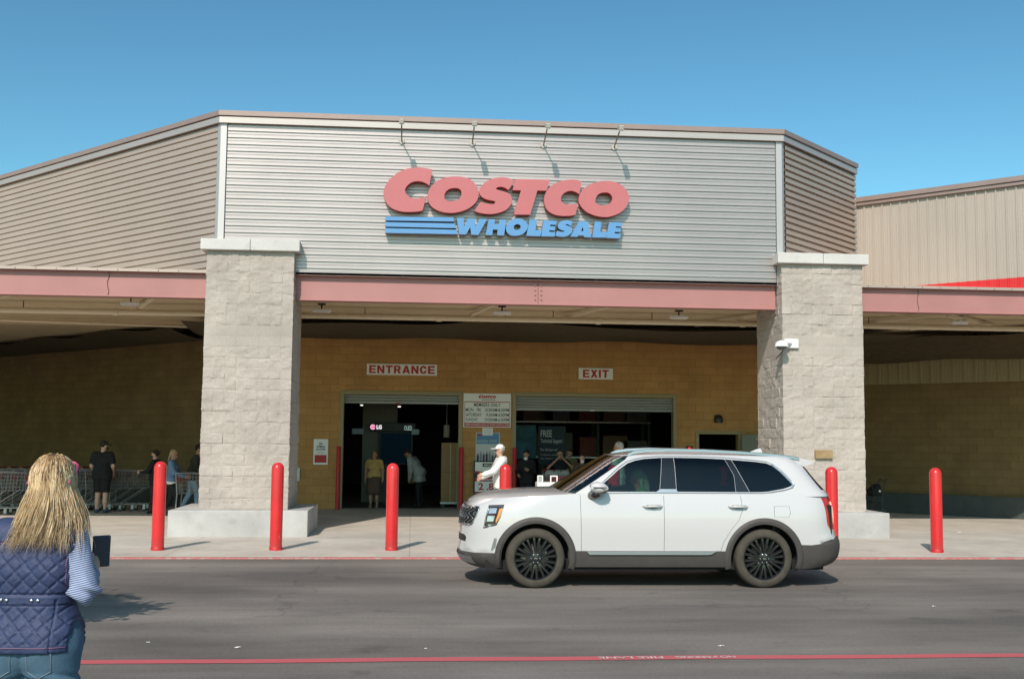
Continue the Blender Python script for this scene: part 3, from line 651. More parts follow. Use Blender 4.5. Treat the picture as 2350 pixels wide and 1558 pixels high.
# gooseneck flood lamps over the sign ---------------------------------
M_LAMPG = mat('pale_grey_lamp', (.44,.41,.36), rough=.45)
M_GLASSW = mat('frosted_lens', (.75,.75,.72), rough=.2)
LP = None
for k, px_ in enumerate((922, 1084, 1247, 1409)):
    base = at(px_, 325+k*4.6, YF-.03)
    lab = ['leftmost sign lamp on a short arm, above the first red letter', 'second sign lamp from the left, arm above the gap in the red letters',
           'third sign lamp from the left, above the red letters', 'rightmost of the four sign lamps under the parapet'][k]
    if LP is None:
        LP = thing('sign_lamp', lab, 'lamp', base, 0, 'flood lamps over the shop sign')
        mb = MB(); mb.tube([(0,.03,0),(0,-.03,0),(0,-.62,.16),(0,-.70,.17)], .014, 8); mb.build('arm', mat('tan_lamp_arm', (.26,.20,.12), rough=.5), LP, smooth=True, angle=40)
        mb = MB(); mb.lathe([(.06,0),(.06,.012),(.03,.02),(.0001,.02)], 12, (0,-.03,0), 'y'); mb.build('wall_plate', M_LAMPG, LP)
        mb = MB(); mb.obox((0,-.76,.19),(.048,0,0),(0,.10,.03),(0,-.015,.045)); mb.build('lamp_head', M_LAMPG, LP, bevel=.012)
        mb = MB(); mb.obox((0,-.745,.137),(.045,0,0),(0,.085,.026),(0,-.002,.006)); mb.build('lens', M_GLASSW, LP)
    else: dup(LP, base, 0, lab)
# wall signs ------------------------------------------------------------
M_SIGNW = mat('sign_white_board', (.90,.85,.80), rough=.6)
M_SIGNR = mat('sign_red_print', (.50,.035,.03), rough=.6)
M_SIGNK = mat('sign_black_print', (.035,.033,.03), rough=.6)
M_SIGNB = mat('sign_blue_print', (.10,.25,.42), rough=.6)
M_PAPER = mat('paper_white', (.60,.60,.60), rough=.8)
def board(name, label, x0, x1, z0, z1, y=YW, th=.03, cat='sign', m=None, fr=None, bev=.004):
    c = ((x0+x1)/2, y, (z0+z1)/2); t_ = thing(name, label, cat, c); w, h = (x1-x0)/2, (z1-z0)/2
    mb = MB(); mb.box(-w,w,-th,-.002,-h,h); mb.build('board', m or M_SIGNW, t_, bevel=bev)
    return t_, w, h
GL = {'E': [[(0,0),(.88,0),(.88,.2),(.28,.2),(.28,.41),(.82,.41),(.82,.6),(.28,.6),(.28,.8),(.86,.8),(.86,1),(0,1)]],
 'N': [[(0,0),(.27,0),(.27,.58),(.66,0),(.93,0),(.93,1),(.66,1),(.66,.42),(.27,1),(0,1)]],
 'T': [[(.32,0),(.6,0),(.6,.79),(.92,.79),(.92,1),(0,1),(0,.79),(.32,.79)]], 'I': [[(0,0),(.28,0),(.28,1),(0,1)]],
 'X': [[(0,0),(.32,0),(.48,.3),(.64,0),(.96,0),(.65,.51),(.93,1),(.62,1),(.48,.73),(.34,1),(.03,1),(.31,.51)]],
 'A': [[(0,0),(.29,0),(.35,.18),(.66,.18),(.72,0),(1.02,0),(.66,1),(.36,1)],[(.42,.37),(.59,.37),(.505,.68)]],
 'R': [[(0,0),(.28,0),(.28,.38),(.42,.38),(.62,0),(.94,0),(.70,.42),(.84,.5),(.89,.68),(.84,.88),(.70,.98),(.55,1),(0,1)],[(.28,.58),(.52,.58),(.60,.64),(.60,.74),(.52,.8),(.28,.8)]],
 'C': [[(.93,.36),(.82,.12),(.62,.0),(.42,-.02),(.2,.08),(.05,.28),(0,.5),(.05,.73),(.2,.92),(.42,1.02),(.65,1.0),(.83,.86),(.91,.66),(.63,.62),(.57,.76),(.47,.8),(.36,.75),(.3,.64),(.28,.5),(.3,.36),(.37,.25),(.47,.2),(.58,.25),(.64,.39)]]}
def block_text(mb, txt, x, z, y, w, h, gap=.16):
    wd = [max(p[0] for p in GL[c][0]) for c in txt]; k = w/(sum(wd)+gap*(len(txt)-1)); o = -w/2
    for c, q in zip(txt, wd):
        L2 = [[(x+o+p[0]*k, z+(p[1]-.5)*h) for p in L] for L in GL[c]]
        tri = tessellate_polygon([[Vector((p[0],p[1],0)) for p in L] for L in L2]); fl = [p for L in L2 for p in L]
        mb.add([(p[0],y,p[1]) for p in fl], [tuple(t) for t in tri]); o += (q+gap)*k
def sgn(x, y): p = at(x, y, YW-.03); return p[0], p[2]
a = sgn(842,834); b = sgn(1003,862)
t_, w, h = board('entrance_sign', 'white rectangular sign reading ENTRANCE in red capitals, above the left opening', a[0], b[0], b[1], a[1])
mb = MB(); block_text(mb, 'ENTRANCE', 0, 0, -.036, 1.72, .21); mb.build('lettering', M_SIGNR, t_)
a = sgn(1328,844); b = sgn(1407,871)
t_, w, h = board('exit_sign', 'small white sign reading EXIT in red capitals, above the right opening', a[0], b[0], b[1], a[1])
mb = MB(); block_text(mb, 'EXIT', 0, 0, -.036, .70, .21); mb.build('lettering', M_SIGNR, t_)
a = sgn(1064,902); b = sgn(1172,981)
t_, w, h = board('hours_sign', 'white board of opening hours with red border, on the wall between the two openings', a[0], b[0], b[1], a[1])
mb = MB(); y = -.036
for x0, x1, z0, z1 in ((-w+.03,w-.03,h-.235,h-.215),(-w+.03,-w+.04,-h+.02,h-.22),(w-.04,w-.03,-h+.02,h-.22),(-w+.03,w-.03,-h+.02,-h+.115)): mb.box(x0,x1,y+.001,y+.008,z0,z1)
def mini_logo(mb, cx, cz, y, wid, m):
    "small copy of the red letters of the shop sign"
    pts = [[at(p[0],p[1],YS) for p in (smooth_loop(L,2) if s else L)] for LL, s in RED for L in LL[:2]]
    allp = np.array([q for L in pts for q in L]); lo, hi = allp.min(0), allp.max(0); k = wid/(hi[0]-lo[0]); i = 0
    for LL, s in RED:
        L2 = [[((q[0]-(lo[0]+hi[0])/2)*k+cx, (q[2]-(lo[2]+hi[2])/2)*k+cz) for q in pts[i+j]] for j in range(len(LL))]; i += len(LL)
        tri = tessellate_polygon([[Vector((p[0],p[1],0)) for p in L] for L in L2]); fl = [p for L in L2 for p in L]
        mb.add([(p[0],y,p[1]) for p in fl], [tuple(t) for t in tri], m)
mini_logo(mb, .0, h-.085, y-.003, .46, 0)
mb.build('red_print', M_SIGNR, t_)
mb = MB(); y = -.0345
put_text(mb, 'MEMBERS ONLY', 0, h-.30, y, .70, .095, .006)
for k, (d, tm) in enumerate((('MON - FRI', '10:00AM-8:30PM'), ('SATURDAY', '9:30AM-6:00PM'), ('SUNDAY', '10:00AM-6:00PM'))):
    put_text(mb, d, -w+.06, h-.435-k*.128, y, (.40,.42,.33)[k], .086, .006, align='LEFT'); put_text(mb, tm, w-.055, h-.435-k*.128, y, (.635,.60,.635)[k], .086, .006, align='RIGHT')
put_text(mb, 'WHOLESALE', .03, h-.165, y, .36, .030, .02)
mb.build('black_print', M_SIGNK, t_)
mb = MB(); put_text(mb, 'OPEN 24 HOURS A DAY AT WWW.COSTCO.COM', 0, -h+.067, -.041, 2*w-.11, .050, .012); mb.build('white_print', M_SIGNW, t_)
a = sgn(1107,982); b = sgn(1131,999)
t_, w, h = board('paper_notice', 'small white paper taped below the opening hours board', a[0], b[0], b[1], a[1], th=.045)
mb = MB(); 
for k in range(4): put_text(mb, ['NOTICE','PLEASE WEAR','A FACE COVER','THANK YOU'][k] if False else 'nnnn nn nnnnn' , 0, .05-k*.032, -.047, .20, .010)
mb.build('fine_print', M_SIGNK, t_)
a = sgn(1092,992); b = sgn(1147,1062)
t_, w, h = board('poster', 'white poster with a blue top and a row of people, between the two openings', a[0], b[0], b[1], a[1], cat='poster', m=M_PAPER, th=.02)
mb = MB(); mb.box(-w+.02,w-.03,-.024,-.021,h-.30,h-.02); mb.build('blue_panel', M_SIGNB, t_)
mb = MB(); mb.box(-w+.04,-w+.16,-.028,-.0245,h-.09,h-.045,0); mb.box(-w+.03,.0,-.028,-.0245,h-.27,h-.19,1); mb.box(.04,w-.08,-.028,-.0245,h-.27,h-.19,1); mb.build('print_block', [M_SIGNR, mat('poster_pale_blue',(.25,.36,.44))], t_)
mb = MB(); rr = random.Random(3)
for i in range(7):
    x = -w+.06+i*.078; hh = .18+rr.random()*.10
    mb.box(x-.03,x+.03,-.024,-.021,-h+.02,-h+hh,i%3); mb.lathe([(.0001,-.025),(.022,-.024),(.022,-.021),(.0001,-.0205)],8,(x,0,-h+hh+.028),'y',3)
mb.build('printed_figure', [mat('poster_dark',(.06,.05,.06)), mat('poster_grey',(.25,.25,.29)), mat('poster_plum',(.13,.07,.09)), mat('poster_skin',(.33,.21,.16))], t_)
# fuel price board --------------------------------------------------------
a = sgn(1087,1057); b = sgn(1152,1150)
t_, w, h = board('price_sign', 'black-framed fuel price board with red 2.8 figures, behind the man in white', a[0], b[0], .35, a[1], y=YW-.12, th=.06, m=M_BLACK)
mb = MB(); mb.box(-w+.03,w-.03,-.07,-.061,h-.32,h-.03); mb.box(-w+.03,w-.03,-.07,-.061,h-.80,h-.53); mb.build('white_field', M_SIGNW, t_)
mb = MB(); mb.box(-w+.03,w-.03,-.07,-.061,h-.52,h-.44); mb.box(-w+.03,w-.03,-.07,-.061,h-.93,h-.82); 
mb.add([(-w+.03,-.0715,h-.32),(w-.03,-.0715,h-.32),(w-.03,-.0715,h-.42),(-w+.03,-.0715,h-.26)],[(0,1,2,3)])
put_text(mb, '2 .8 9', -w+.12, h-.665, -.0725, .62, .19, .03, align='LEFT'); mb.build('red_print', M_SIGNR, t_)
mb = MB(); mb.box(-.15,.22,-.076,-.0705,h-.15,h-.06); mb.build('black_block', M_BLACK, t_)
mb = MB(); put_text(mb, 'KIRKLAND', .035, h-.105, -.0765, .30, .05, .02); put_text(mb, 'PREMIUM GAS', .04, h-.875, -.0725, .50, .06, .02); put_text(mb, 'REGULAR GAS', .04, h-.48, -.0725, .50, .045, .02); mb.build('white_print', M_SIGNW, t_)
# no-animals notice
a = sgn(720,1007); b = sgn(752,1066)
t_, w, h = board('animal_notice', 'white NO ANIMALS ALLOWED notice with red block, left of the entrance opening', a[0], b[0], b[1], a[1])
mb = MB()
for k, s_ in enumerate(('NO','ANIMALS','ALLOWED')): put_text(mb, s_, 0, h-.12-k*.072, -.032, (.09,.22,.24)[k], .055, .03)
for k in range(2): put_text(mb, 'EXCEPT' if k == 0 else 'SERVICE ANIMALS', 0, h-.335-k*.028, -.032, (.08,.22)[k], .014)
mb.build('black_print', M_SIGNK, t_)
mb = MB(); mb.box(-w+.035,w-.035,-.034,-.0305,-h+.05,-h+.25); mb.build('red_block', M_SIGNR, t_)
# ---------------------------------------------------------------- fixtures
a = sgn(684,1088); 
t_ = thing('switch_box', 'narrow grey metal switch box on the wall beside the left pillar', 'switch box', (a[0], YW, a[1]))
mb = MB(); mb.box(-.05,.05,-.05,-.001,-.18,.18); mb.build('case', M_STEEL, t_, bevel=.006); mb = MB(); mb.box(-.012,.012,-.062,-.0505,-.14,.02); mb.build('handle', M_WHITE, t_)
a = at(1890,1042,21.8)
t_ = tag(MB().box(-.175,.175,-.03,.03,-.085,.085).build('plaque', mat('bronze_plaque', (.36,.24,.12), rough=.5, metal=.2, var=.2, vscale=9), bevel=.006, loc=(a[0], 21.795, a[2])), 'tan metal plaque on the front of the right pillar', 'plaque')
# dome camera on the right pillar
t_ = thing('security_camera', 'white dome security camera on a bracket at the right pillar corner', 'camera', (7.30, 21.80, 3.80))
mb = MB(); mb.box(.02,.30,-.035,-.01,-.09,.09); mb.build('wall_plate', M_WHITE, t_, bevel=.004)
mb = MB(); mb.tube([(.14,-.03,.0),(.05,-.12,.0),(-.10,-.20,.01),(-.10,-.20,-.03)], .035, 10); mb.build('bracket', M_WHITE, t_, smooth=True, angle=40)
mb = MB(); mb.lathe([(.0001,.06),(.05,.055),(.11,.02),(.125,-.03),(.135,-.045),(.135,-.06),(.10,-.062)], 20, (-.10,-.20,-.02)); mb.build('hood', M_WHITE, t_, smooth=True, angle=40)
mb = MB(); mb.lathe([(.10,-.06),(.095,-.09),(.06,-.12),(.0001,-.13)], 20, (-.10,-.20,-.02)); mb.build('dome', mat('smoked_dome', (.10,.10,.10), rough=.1), t_, smooth=True)
mb = MB(); mb.tube([(.0,-.05,-.05),(-.02,-.02,-.16),(-.06,.10,-.24),(-.05,.30,-.28)], .009, 6); mb.build('cable', M_BLACK, t_, smooth=True)
# half-moon wall light
a = sgn(1648,962); t_ = thing('wall_light', 'small dark half-round wall light above the side door', 'wall light', (a[0], YW, a[1]))
mb = MB(); mb.lathe([(.0001,.12),(.06,.115),(.10,.07),(.115,.0),(.115,-.09)], 16, (0,-.06,0)); mb.build('shade', mat('dark_bronze', (.03,.028,.022), rough=.4), t_, smooth=True, angle=40)
mb = MB(); mb.ball((0,-.10,-.03),.045); mb.build('lamp_glass', M_GLASSW, t_, smooth=True)
mb = MB(); mb.box(-.1,.1,-.03,-.001,-.09,.11); mb.build('back_plate', bpy.data.materials['dark_bronze'], t_)
a = sgn(1582,1028); t_ = thing('alarm_box', 'small dark alarm box with a lit red lens, left of the side door', 'alarm box', (a[0], YW, a[1]))
mb = MB(); mb.box(-.085,.085,-.06,-.001,-.06,.05); mb.build('case', M_BLACK, t_, bevel=.004); mb = MB(); mb.box(-.04,.03,-.07,-.0605,-.04,.02); mb.build('lens', mat('lit_red_lens', (.5,.02,.02), emit=(1,.04,.03), es=1.2), t_)
# strip lights under the canopy
CL = None
for x, y_, z_ , lab in ((738,713,0,'strip light under the canopy next to the left pillar'), (1152,718,0,'strip light under the canopy near the dark net peak'), (1558,728,0,'strip light under the canopy near the right pillar'),
        (300,697,0,'strip light under the left part of the canopy'), (2200,740,0,'strip light under the right part of the canopy')):
    p = at(x, y_, 23.7)
    if CL is None:
        CL = thing('canopy_light', lab, 'ceiling light', p, 0, 'strip lights under the canopy')
        mb = MB(); mb.box(-.19,.19,-.09,.09,-.025,.03); mb.build('housing', M_WHITE, CL, bevel=.01)
        mb = MB(); mb.box(-.17,.17,-.07,.07,-.045,-.0255); mb.build('diffuser', M_GLASSW, CL, bevel=.008)
        mb = MB(); mb.tube([(0,0,.03),(0,0,.12)], .016, 8); mb.box(-.08,.08,-.05,.05,.12,.15); mb.build('hanger', M_BLACK, CL)
    else: dup(CL, p, 0, lab)
# ---------------------------------------------------------------- bollards and door guards
M_BOL = scuffed('glossy_red_sleeve', (.62,.024,.028), (.66,.20,.18), (.20,.05,.045))
M_BOLR = mat('dull_red_ring', (.48,.018,.02), rough=.5)
BP = None
for x, y_, lab in ((-4.06,18.97,'red dome-topped bollard in front of the left end of the left plinth'), (-2.18,19.0,'red dome-topped bollard in front of the right end of the left plinth'),
        (-.30,19.0,'red dome-topped bollard standing alone in front of the entrance'), (1.575,19.0,'red bollard behind the white car\'s bonnet'), (3.40,18.97,'red bollard seen through the white car\'s front side window'),
        (5.28,18.93,'red bollard seen through the white car\'s rear side window'), (7.13,18.86,'red bollard just behind the white car\'s tail'), (8.90,18.72,'rightmost red bollard, alone past the right pillar')):
    if BP is None:
        BP = thing('bollard', lab, 'bollard', (x,y_,.022), 0, 'red bollards along the kerb')
        r_ = .101; mb = MB(); mb.lathe([(r_,0),(r_,1.32)]+[(r_*math.cos(t), 1.32+r_*1.05*math.sin(t)) for t in [math.pi/2*i/9 for i in range(1,9)]]+[(.0001,1.32+r_*1.05)], 32); mb.build('sleeve', M_BOL, BP, smooth=True, angle=60)
        mb = MB(); mb.lathe([(r_+.004,0),(r_+.004,.05),(r_,.055)], 32); mb.build('base_ring', M_BOLR, BP, smooth=True, angle=40)
    else: dup(BP, (x,y_,.022), random.random()*6, lab)
GP = None
for x, y_, z_, lab in ((-1.87,29.7,1.60,'thin red guard post at the left jamb of the entrance'), (1.30,29.72,1.60,'thin red guard post at the right jamb of the entrance'), (2.70,29.72,1.60,'thin red guard post at the left jamb of the exit'), (7.08,29.72,1.6,'thin red guard post at the right jamb of the exit')):
    if GP is None:
        GP = tag(MB().lathe([(.06,0),(.06,1.60),(.05,1.62),(.0001,1.625)],16).build('guard_post', M_BOLR, smooth=True, angle=50, loc=(x,y_,.022)), lab, 'guard post', 'red guard posts at the door jambs')
    else:
        c = GP.copy(); COL.objects.link(c); c.location = (x,y_,.022); c['label'] = lab
# ================================================================ the white car
M_CARW = mat('white_car_paint', (.57,.55,.545), rough=.24, coat=1.0, spec=.4)
M_CLAD = mat('grey_car_cladding', (.062,.053,.048), rough=.62, var=.10, vscale=8)
M_GLOSSK = mat('gloss_black_trim', (.012,.012,.014), rough=.12, coat=.5)
M_SATIN = mat('satin_silver_trim', (.50,.51,.53), rough=.30, metal=.85)
M_CHROME = mat('chrome_trim', (.72,.72,.72), rough=.16, metal=1)
M_TYRE = mat('dusty_tyre_rubber', (.060,.050,.038), rough=.9, var=.18, vscale=12)
M_RIM = mat('black_alloy', (.016,.017,.018), rough=.2, metal=.2, coat=.8)
M_RIMIN = mat('dark_wheel_barrel', (.03,.028,.026), rough=.5)
M_DISC = mat('brake_steel', (.33,.29,.25), rough=.4, metal=.8)
M_UNDER = mat('underbody_black', (.010,.010,.010), rough=.9)
M_SEAT = mat('dark_seat_leather', (.022,.024,.028), rough=.5)
M_LAMPK = mat('dark_lamp_housing', (.045,.024,.018), rough=.25, coat=.6)
M_LENS = mat('lamp_lens', (.62,.64,.66), rough=.12, metal=.6)
M_AMBER = mat('amber_lens', (.75,.30,.05), rough=.25)
M_TAILR = mat('red_tail_lens', (.55,.02,.015), rough=.18, coat=.6)
def glass(name, tint, refl=1.0, ior=1.55):
    m = bpy.data.materials.new(name); m.use_nodes = True; nt = m.node_tree; nt.nodes.clear(); L = nt.links.new
    o = N(nt, 'OutputMaterial'); t = N(nt, 'BsdfTransparent'); t.inputs[0].default_value = rgba(tint)
    g = N(nt, 'BsdfGlossy'); g.inputs['Roughness'].default_value = .02; g.inputs['Color'].default_value = (refl,refl,refl,1)
    f = N(nt, 'Fresnel'); f.inputs['IOR'].default_value = ior; mx = N(nt, 'MixShader')
    L(f.outputs[0], mx.inputs[0]); L(t.outputs[0], mx.inputs[1]); L(g.outputs[0], mx.inputs[2]); L(mx.outputs[0], o.inputs[0]); return m
M_GLF = glass('front_window_glass', (.34,.40,.38)); M_GLR = glass('privacy_glass', (.11,.12,.135)); M_GLW = glass('windscreen_glass', (.50,.60,.50), ior=1.9)

def table(pts, lo, hi, sig=.025):
    z = np.linspace(lo-.2, hi+.2, 801); v = np.interp(z, [p[0] for p in pts], [p[1] for p in pts])
    h = z[1]-z[0]; k = np.arange(-60,61)*h; g = np.exp(-k*k/(2*sig*sig)); g /= g.sum()
    vs = np.convolve(np.pad(v, 60, mode='edge'), g, 'valid'); return lambda q: np.interp(q, z, vs)
XFb = table([(.18,-.72),(.24,-.86),(.31,-.935),(.38,-.955),(.45,-.945),(.52,-.935),(.75,-.925),(.92,-.905),(1.0,-.865),(1.06,-.80),(1.12,-.66)], .1, 1.3)
XRb = table([(.2,3.86),(.3,4.02),(.36,4.075),(.5,4.10),(.6,4.09),(.67,4.03),(.8,4.01),(1.0,4.00),(1.1,3.98),(1.23,3.92)], .1, 1.3)
WDb = table([(.2,.90),(.26,.93),(.34,.95),(.46,.968),(.6,.98),(.75,.99),(.9,.988),(1.0,.978),(1.08,.963),(1.15,.945),(1.22,.925)], .1, 1.3, .03)
XFg = table([(1.1,.12),(1.15,.19),(1.22,.31),(1.62,.955),(1.67,1.06)], 1.1, 1.7, .01)
XRg = table([(1.1,3.98),(1.2,3.935),(1.3,3.84),(1.4,3.76),(1.5,3.69),(1.6,3.60),(1.67,3.50)], 1.1, 1.7, .02)
WDg = table([(1.1,.955),(1.15,.945),(1.2,.925),(1.3,.895),(1.4,.86),(1.5,.82),(1.56,.79),(1.62,.75),(1.67,.70)], 1.1, 1.7, .02)
QS = (1.3, 3.5, 1.0)
class Wrap:
    def __init__(s, xf, xr, w, a, n, a2, n2): s.xf, s.xr, s.w, s.a, s.n, s.a2, s.n2 = xf, xr, w, a, n, a2, n2
    def S(s, q, z):
        q = np.asarray(q, float); z = np.asarray(z, float)
        xm = s.xf(z)+s.a; xn = s.xr(z)-s.a2; w = s.w(z)
        t = np.clip(q/QS[0], 0, 1)*math.pi/2; u = np.clip((q-QS[0])/QS[1], 0, 1); t2 = np.clip((q-QS[0]-QS[1])/QS[2], 0, 1)*math.pi/2
        x = np.where(q < QS[0], xm - s.a*np.maximum(np.cos(t),0)**(2/s.n), np.where(q < QS[0]+QS[1], xm+u*(xn-xm), xn + s.a2*np.maximum(np.sin(t2),0)**(2/s.n2)))
        y = np.where(q < QS[0], w*np.sin(t)**(2/s.n), np.where(q < QS[0]+QS[1], w, w*np.maximum(np.cos(t2),0)**(2/s.n2)))
        return np.stack([x, -y, z], -1)
    def qx(s, x, z):
        xm = s.xf(z)+s.a; xn = s.xr(z)-s.a2
        if x < xm: return math.acos(min(1, max(0, (xm-x)/s.a))**(s.n/2))/(math.pi/2)*QS[0]
        if x < xn: return QS[0]+QS[1]*(x-xm)/(xn-xm)
        return QS[0]+QS[1]+QS[2]*math.asin(min(1, (x-xn)/s.a2)**(s.n2/2))/(math.pi/2)
    def qy(s, y, z): return math.asin(min(1, y/s.w(z))**(s.n/2))/(math.pi/2)*QS[0]
    def side(s, P, dens=.04):
        return [(s.qx(x, z), z) for x, z in densify(P, dens)]
def densify(P, d, closed=True):
    out = []; k = len(P)
    for i in range(k if closed else k-1):
        a, b = P[i], P[(i+1) % k]; n = max(1, int(math.hypot(b[0]-a[0], b[1]-a[1])/d+.5))
        out += [(a[0]+(b[0]-a[0])*j/n, a[1]+(b[1]-a[1])*j/n) for j in range(n)]
    return out if closed else out+[P[-1]]
def inpoly(px, py, P):
    c = np.zeros(len(px), bool); k = len(P)
    for i in range(k):
        x1, y1 = P[i]; x2, y2 = P[(i+1) % k]
        if y1 == y2: continue
        c ^= ((y1 > py) != (y2 > py)) & (px < (x2-x1)*(py-y1)/(y2-y1)+x1)
    return c
def panelise(domain, regions, fn, res, default):
    "split one curved skin into parts: regions = [(name or None, loop)], first match wins"
    V = []; E = []
    for L in [domain]+[r[1] for r in regions]:
        o = len(V); V += L; E += [(o+i, o+(i+1) % len(L)) for i in range(len(L))]
    d = np.array(domain); lo, hi = d.min(0), d.max(0)
    gx = np.arange(lo[0]+res/2, hi[0], res); gy = np.arange(lo[1]+res/2, hi[1], res*.8)
    g = np.array([(x+(i % 2)*res/2, y) for i, y in enumerate(gy) for x in gx])
    g = g[inpoly(g[:,0], g[:,1], domain)]
    C = np.array(V); keep = np.array([np.min((C[:,0]-p[0])**2+(C[:,1]-p[1])**2) > (res*.3)**2 for p in g]); g = g[keep]
    r = delaunay_2d_cdt([Vector(p) for p in V]+[Vector(p) for p in g], E, [], 0, 1e-6)
    v2 = np.array([(p[0], p[1]) for p in r[0]]); F = np.array([list(f) for f in r[2] if len(f) == 3])
    c = v2[F].mean(1); ins = inpoly(c[:,0], c[:,1], domain)
    lab = np.full(len(F), -1); names = [default]+[q[0] for q in regions]
    lab[ins] = 0
    for k in range(len(regions)-1, -1, -1): lab[inpoly(c[:,0], c[:,1], regions[k][1]) & ins] = k+1
    P3 = fn(v2[:,0], v2[:,1]); out = {}
    for k, nm in enumerate(names):
        if nm is None: continue
        f = F[lab == k]
        if len(f): out.setdefault(nm, []).append(f)
    return P3, {n_: np.concatenate(f) for n_, f in out.items()}
def sub(P3, F, mir=False):
    u, inv = np.unique(F, return_inverse=True); v = P3[u].copy(); f = inv.reshape(F.shape)
    if mir: v[:,1] *= -1
    a = v[f]; 
    return v, f
def skin(parts, name, mats, par, merge=True, solid=0, flip_out=True):
    mb = MB()
    for v, f in parts: mb.add(v, [tuple(t) for t in f])
    me_o = mb.build(name, mats, par, recalc=False); me = me_o.data
    b = bmesh.new(); b.from_mesh(me)
    if merge: bmesh.ops.remove_doubles(b, verts=b.verts, dist=.0008)
    bmesh.ops.recalc_face_normals(b, faces=b.faces)
    b.normal_update()
    cen = Vector((1.5,0,.8)); sgn_ = sum(f.normal.dot(f.calc_center_median()-cen)*f.calc_area() for f in b.faces)
    if sgn_ < 0: bmesh.ops.reverse_faces(b, faces=b.faces)
    b.to_mesh(me); b.free(); me.polygons.foreach_set('use_smooth', [True]*len(me.polygons)); me.set_sharp_from_angle(angle=R(50)); me.update()
    if solid:
        s_ = me_o.modifiers.new('thickness', 'SOLIDIFY'); s_.thickness = solid; s_.offset = -1
    return me_o
CAR = thing('parked_car', 'white seven-seat SUV with dark cladding and black wheels, side-on in front of the entrance', 'car', (1.585, 15.28, 0), -.008)
LB = Wrap(XFb, XRb, WDb, .95, 2.6, .62, 3.2); GH = Wrap(XFg, XRg, WDg, .42, 2.6, .45, 3.0)
ZT = table([(-.95,.97),(-.86,1.02),(-.8,1.05),(-.7,1.078),(-.5,1.105),(-.2,1.135),(.2,1.16),(.6,1.185),(.75,1.196),(1.2,1.2),(4.2,1.2)], -1, 4.3, .03)
ZBt = table([(-1,.31),(-.9,.27),(-.8,.235),(-.55,.21),(-.42,.23),(.5,.262),(2.5,.262),(3.4,.232),(3.75,.262),(4.0,.33),(4.2,.36)], -1, 4.3, .03)
def edge(q, tab):
    z = 1.0 if tab is ZT else .3
    for _ in range(8): z = float(tab(LB.S(q, z)[0]))
    return z
QM = sum(QS); qs = list(np.linspace(0, QS[0], 44))+list(np.linspace(QS[0], QS[0]+QS[1], 90)[1:])+list(np.linspace(QS[0]+QS[1], QM, 34)[1:])
topq = [(q, edge(q, ZT)) for q in qs]; botq = [(q, edge(q, ZBt)) for q in qs]
dom = botq + [(QM, botq[-1][1]+(topq[-1][1]-botq[-1][1])*t) for t in (.2,.4,.6,.8)] + topq[::-1] + [(0, topq[0][1]+(botq[0][1]-topq[0][1])*t) for t in (.2,.4,.6,.8)]
def circ(cx, cz, r, n=72): return [LBp(cx+r*math.cos(2*math.pi*i/n), cz+r*math.sin(2*math.pi*i/n)) for i in range(n)]
def LBp(x, z): z = max(z, .02); return (LB.qx(x, z), z)
AX2 = 2.93; AZ = .372
sq_ = lambda P: LB.side(P)
gap = .0022
regs = [(None, circ(0, AZ, .437)), (None, circ(AX2, AZ, .437))]
# headlight, grille, lower intake, tail lamp
HL = [(-.585,1.022),(-.395,1.035),(-.445,.87),(-.495,.775),(-.655,.728),(-.63,.88)]
def inset(P, k): c = np.mean(P, 0); return [tuple(c+(np.array(p)-c)*k) for p in P]
regs += [('lens', sq_([(-.575,.985),(-.487,.99),(-.502,.925),(-.594,.920)])), ('lens', sq_([(-.60,.89),(-.512,.895),(-.535,.825),(-.615,.82)])),
         ('indicator', sq_([(-.455,.985),(-.41,.985),(-.455,.86),(-.495,.80),(-.505,.83)])), ('fog_lens', sq_([(-.595,.785),(-.56,.785),(-.56,.752),(-.60,.752)])), ('headlight', sq_(HL))]
GR = [(0,1.000),(.30,.997),(.60,.985),(.715,.970),(.70,.88),(.64,.775),(.30,.755),(0,.752)]
gr_loop = [(LB.qy(y, z), z) for y, z in densify(GR, .03)]
regs += [('grille', gr_loop), ('intake', [(LB.qy(y,z),z) for y,z in densify([(0,.63),(.45,.63),(.52,.60),(.50,.545),(0,.54)], .04)])]
regs += [('vent_blade', sq_([(-.52,.615),(-.485,.615),(-.50,.50),(-.545,.45),(-.56,.46)]))]
TL_ = [(QS[0]+QS[1]+QS[2]*a, z) for a, z in densify([(.28,1.14),(.64,1.15),(.62,.80),(.52,.735),(.36,.74),(.31,.80)], .04)]
regs += [('tail_lamp', TL_)]
# cladding
regs += [('cladding', circ(0, AZ, .512)), ('cladding', circ(AX2, AZ, .512)),
         ('cladding', sq_([(.3,.466),(2.6,.466),(2.6,.15),(.3,.15)])),
         ('front_skirt', [(LB.qy(0,.40),.415),(LB.qy(.4,.4),.415),(LB.qy(.7,.42),.42)]+sq_([(-.5,.43),(-.3,.45)])[:6]+[LBp(-.3,.15),(0,.15)]),
         ('rear_skirt', sq_([(3.25,.56),(3.43,.548),(3.55,.545),(3.70,.565)])[:-1][:14]+[(QM*.93,.65),(QM,.66),(QM,.15),LBp(3.25,.15)])]
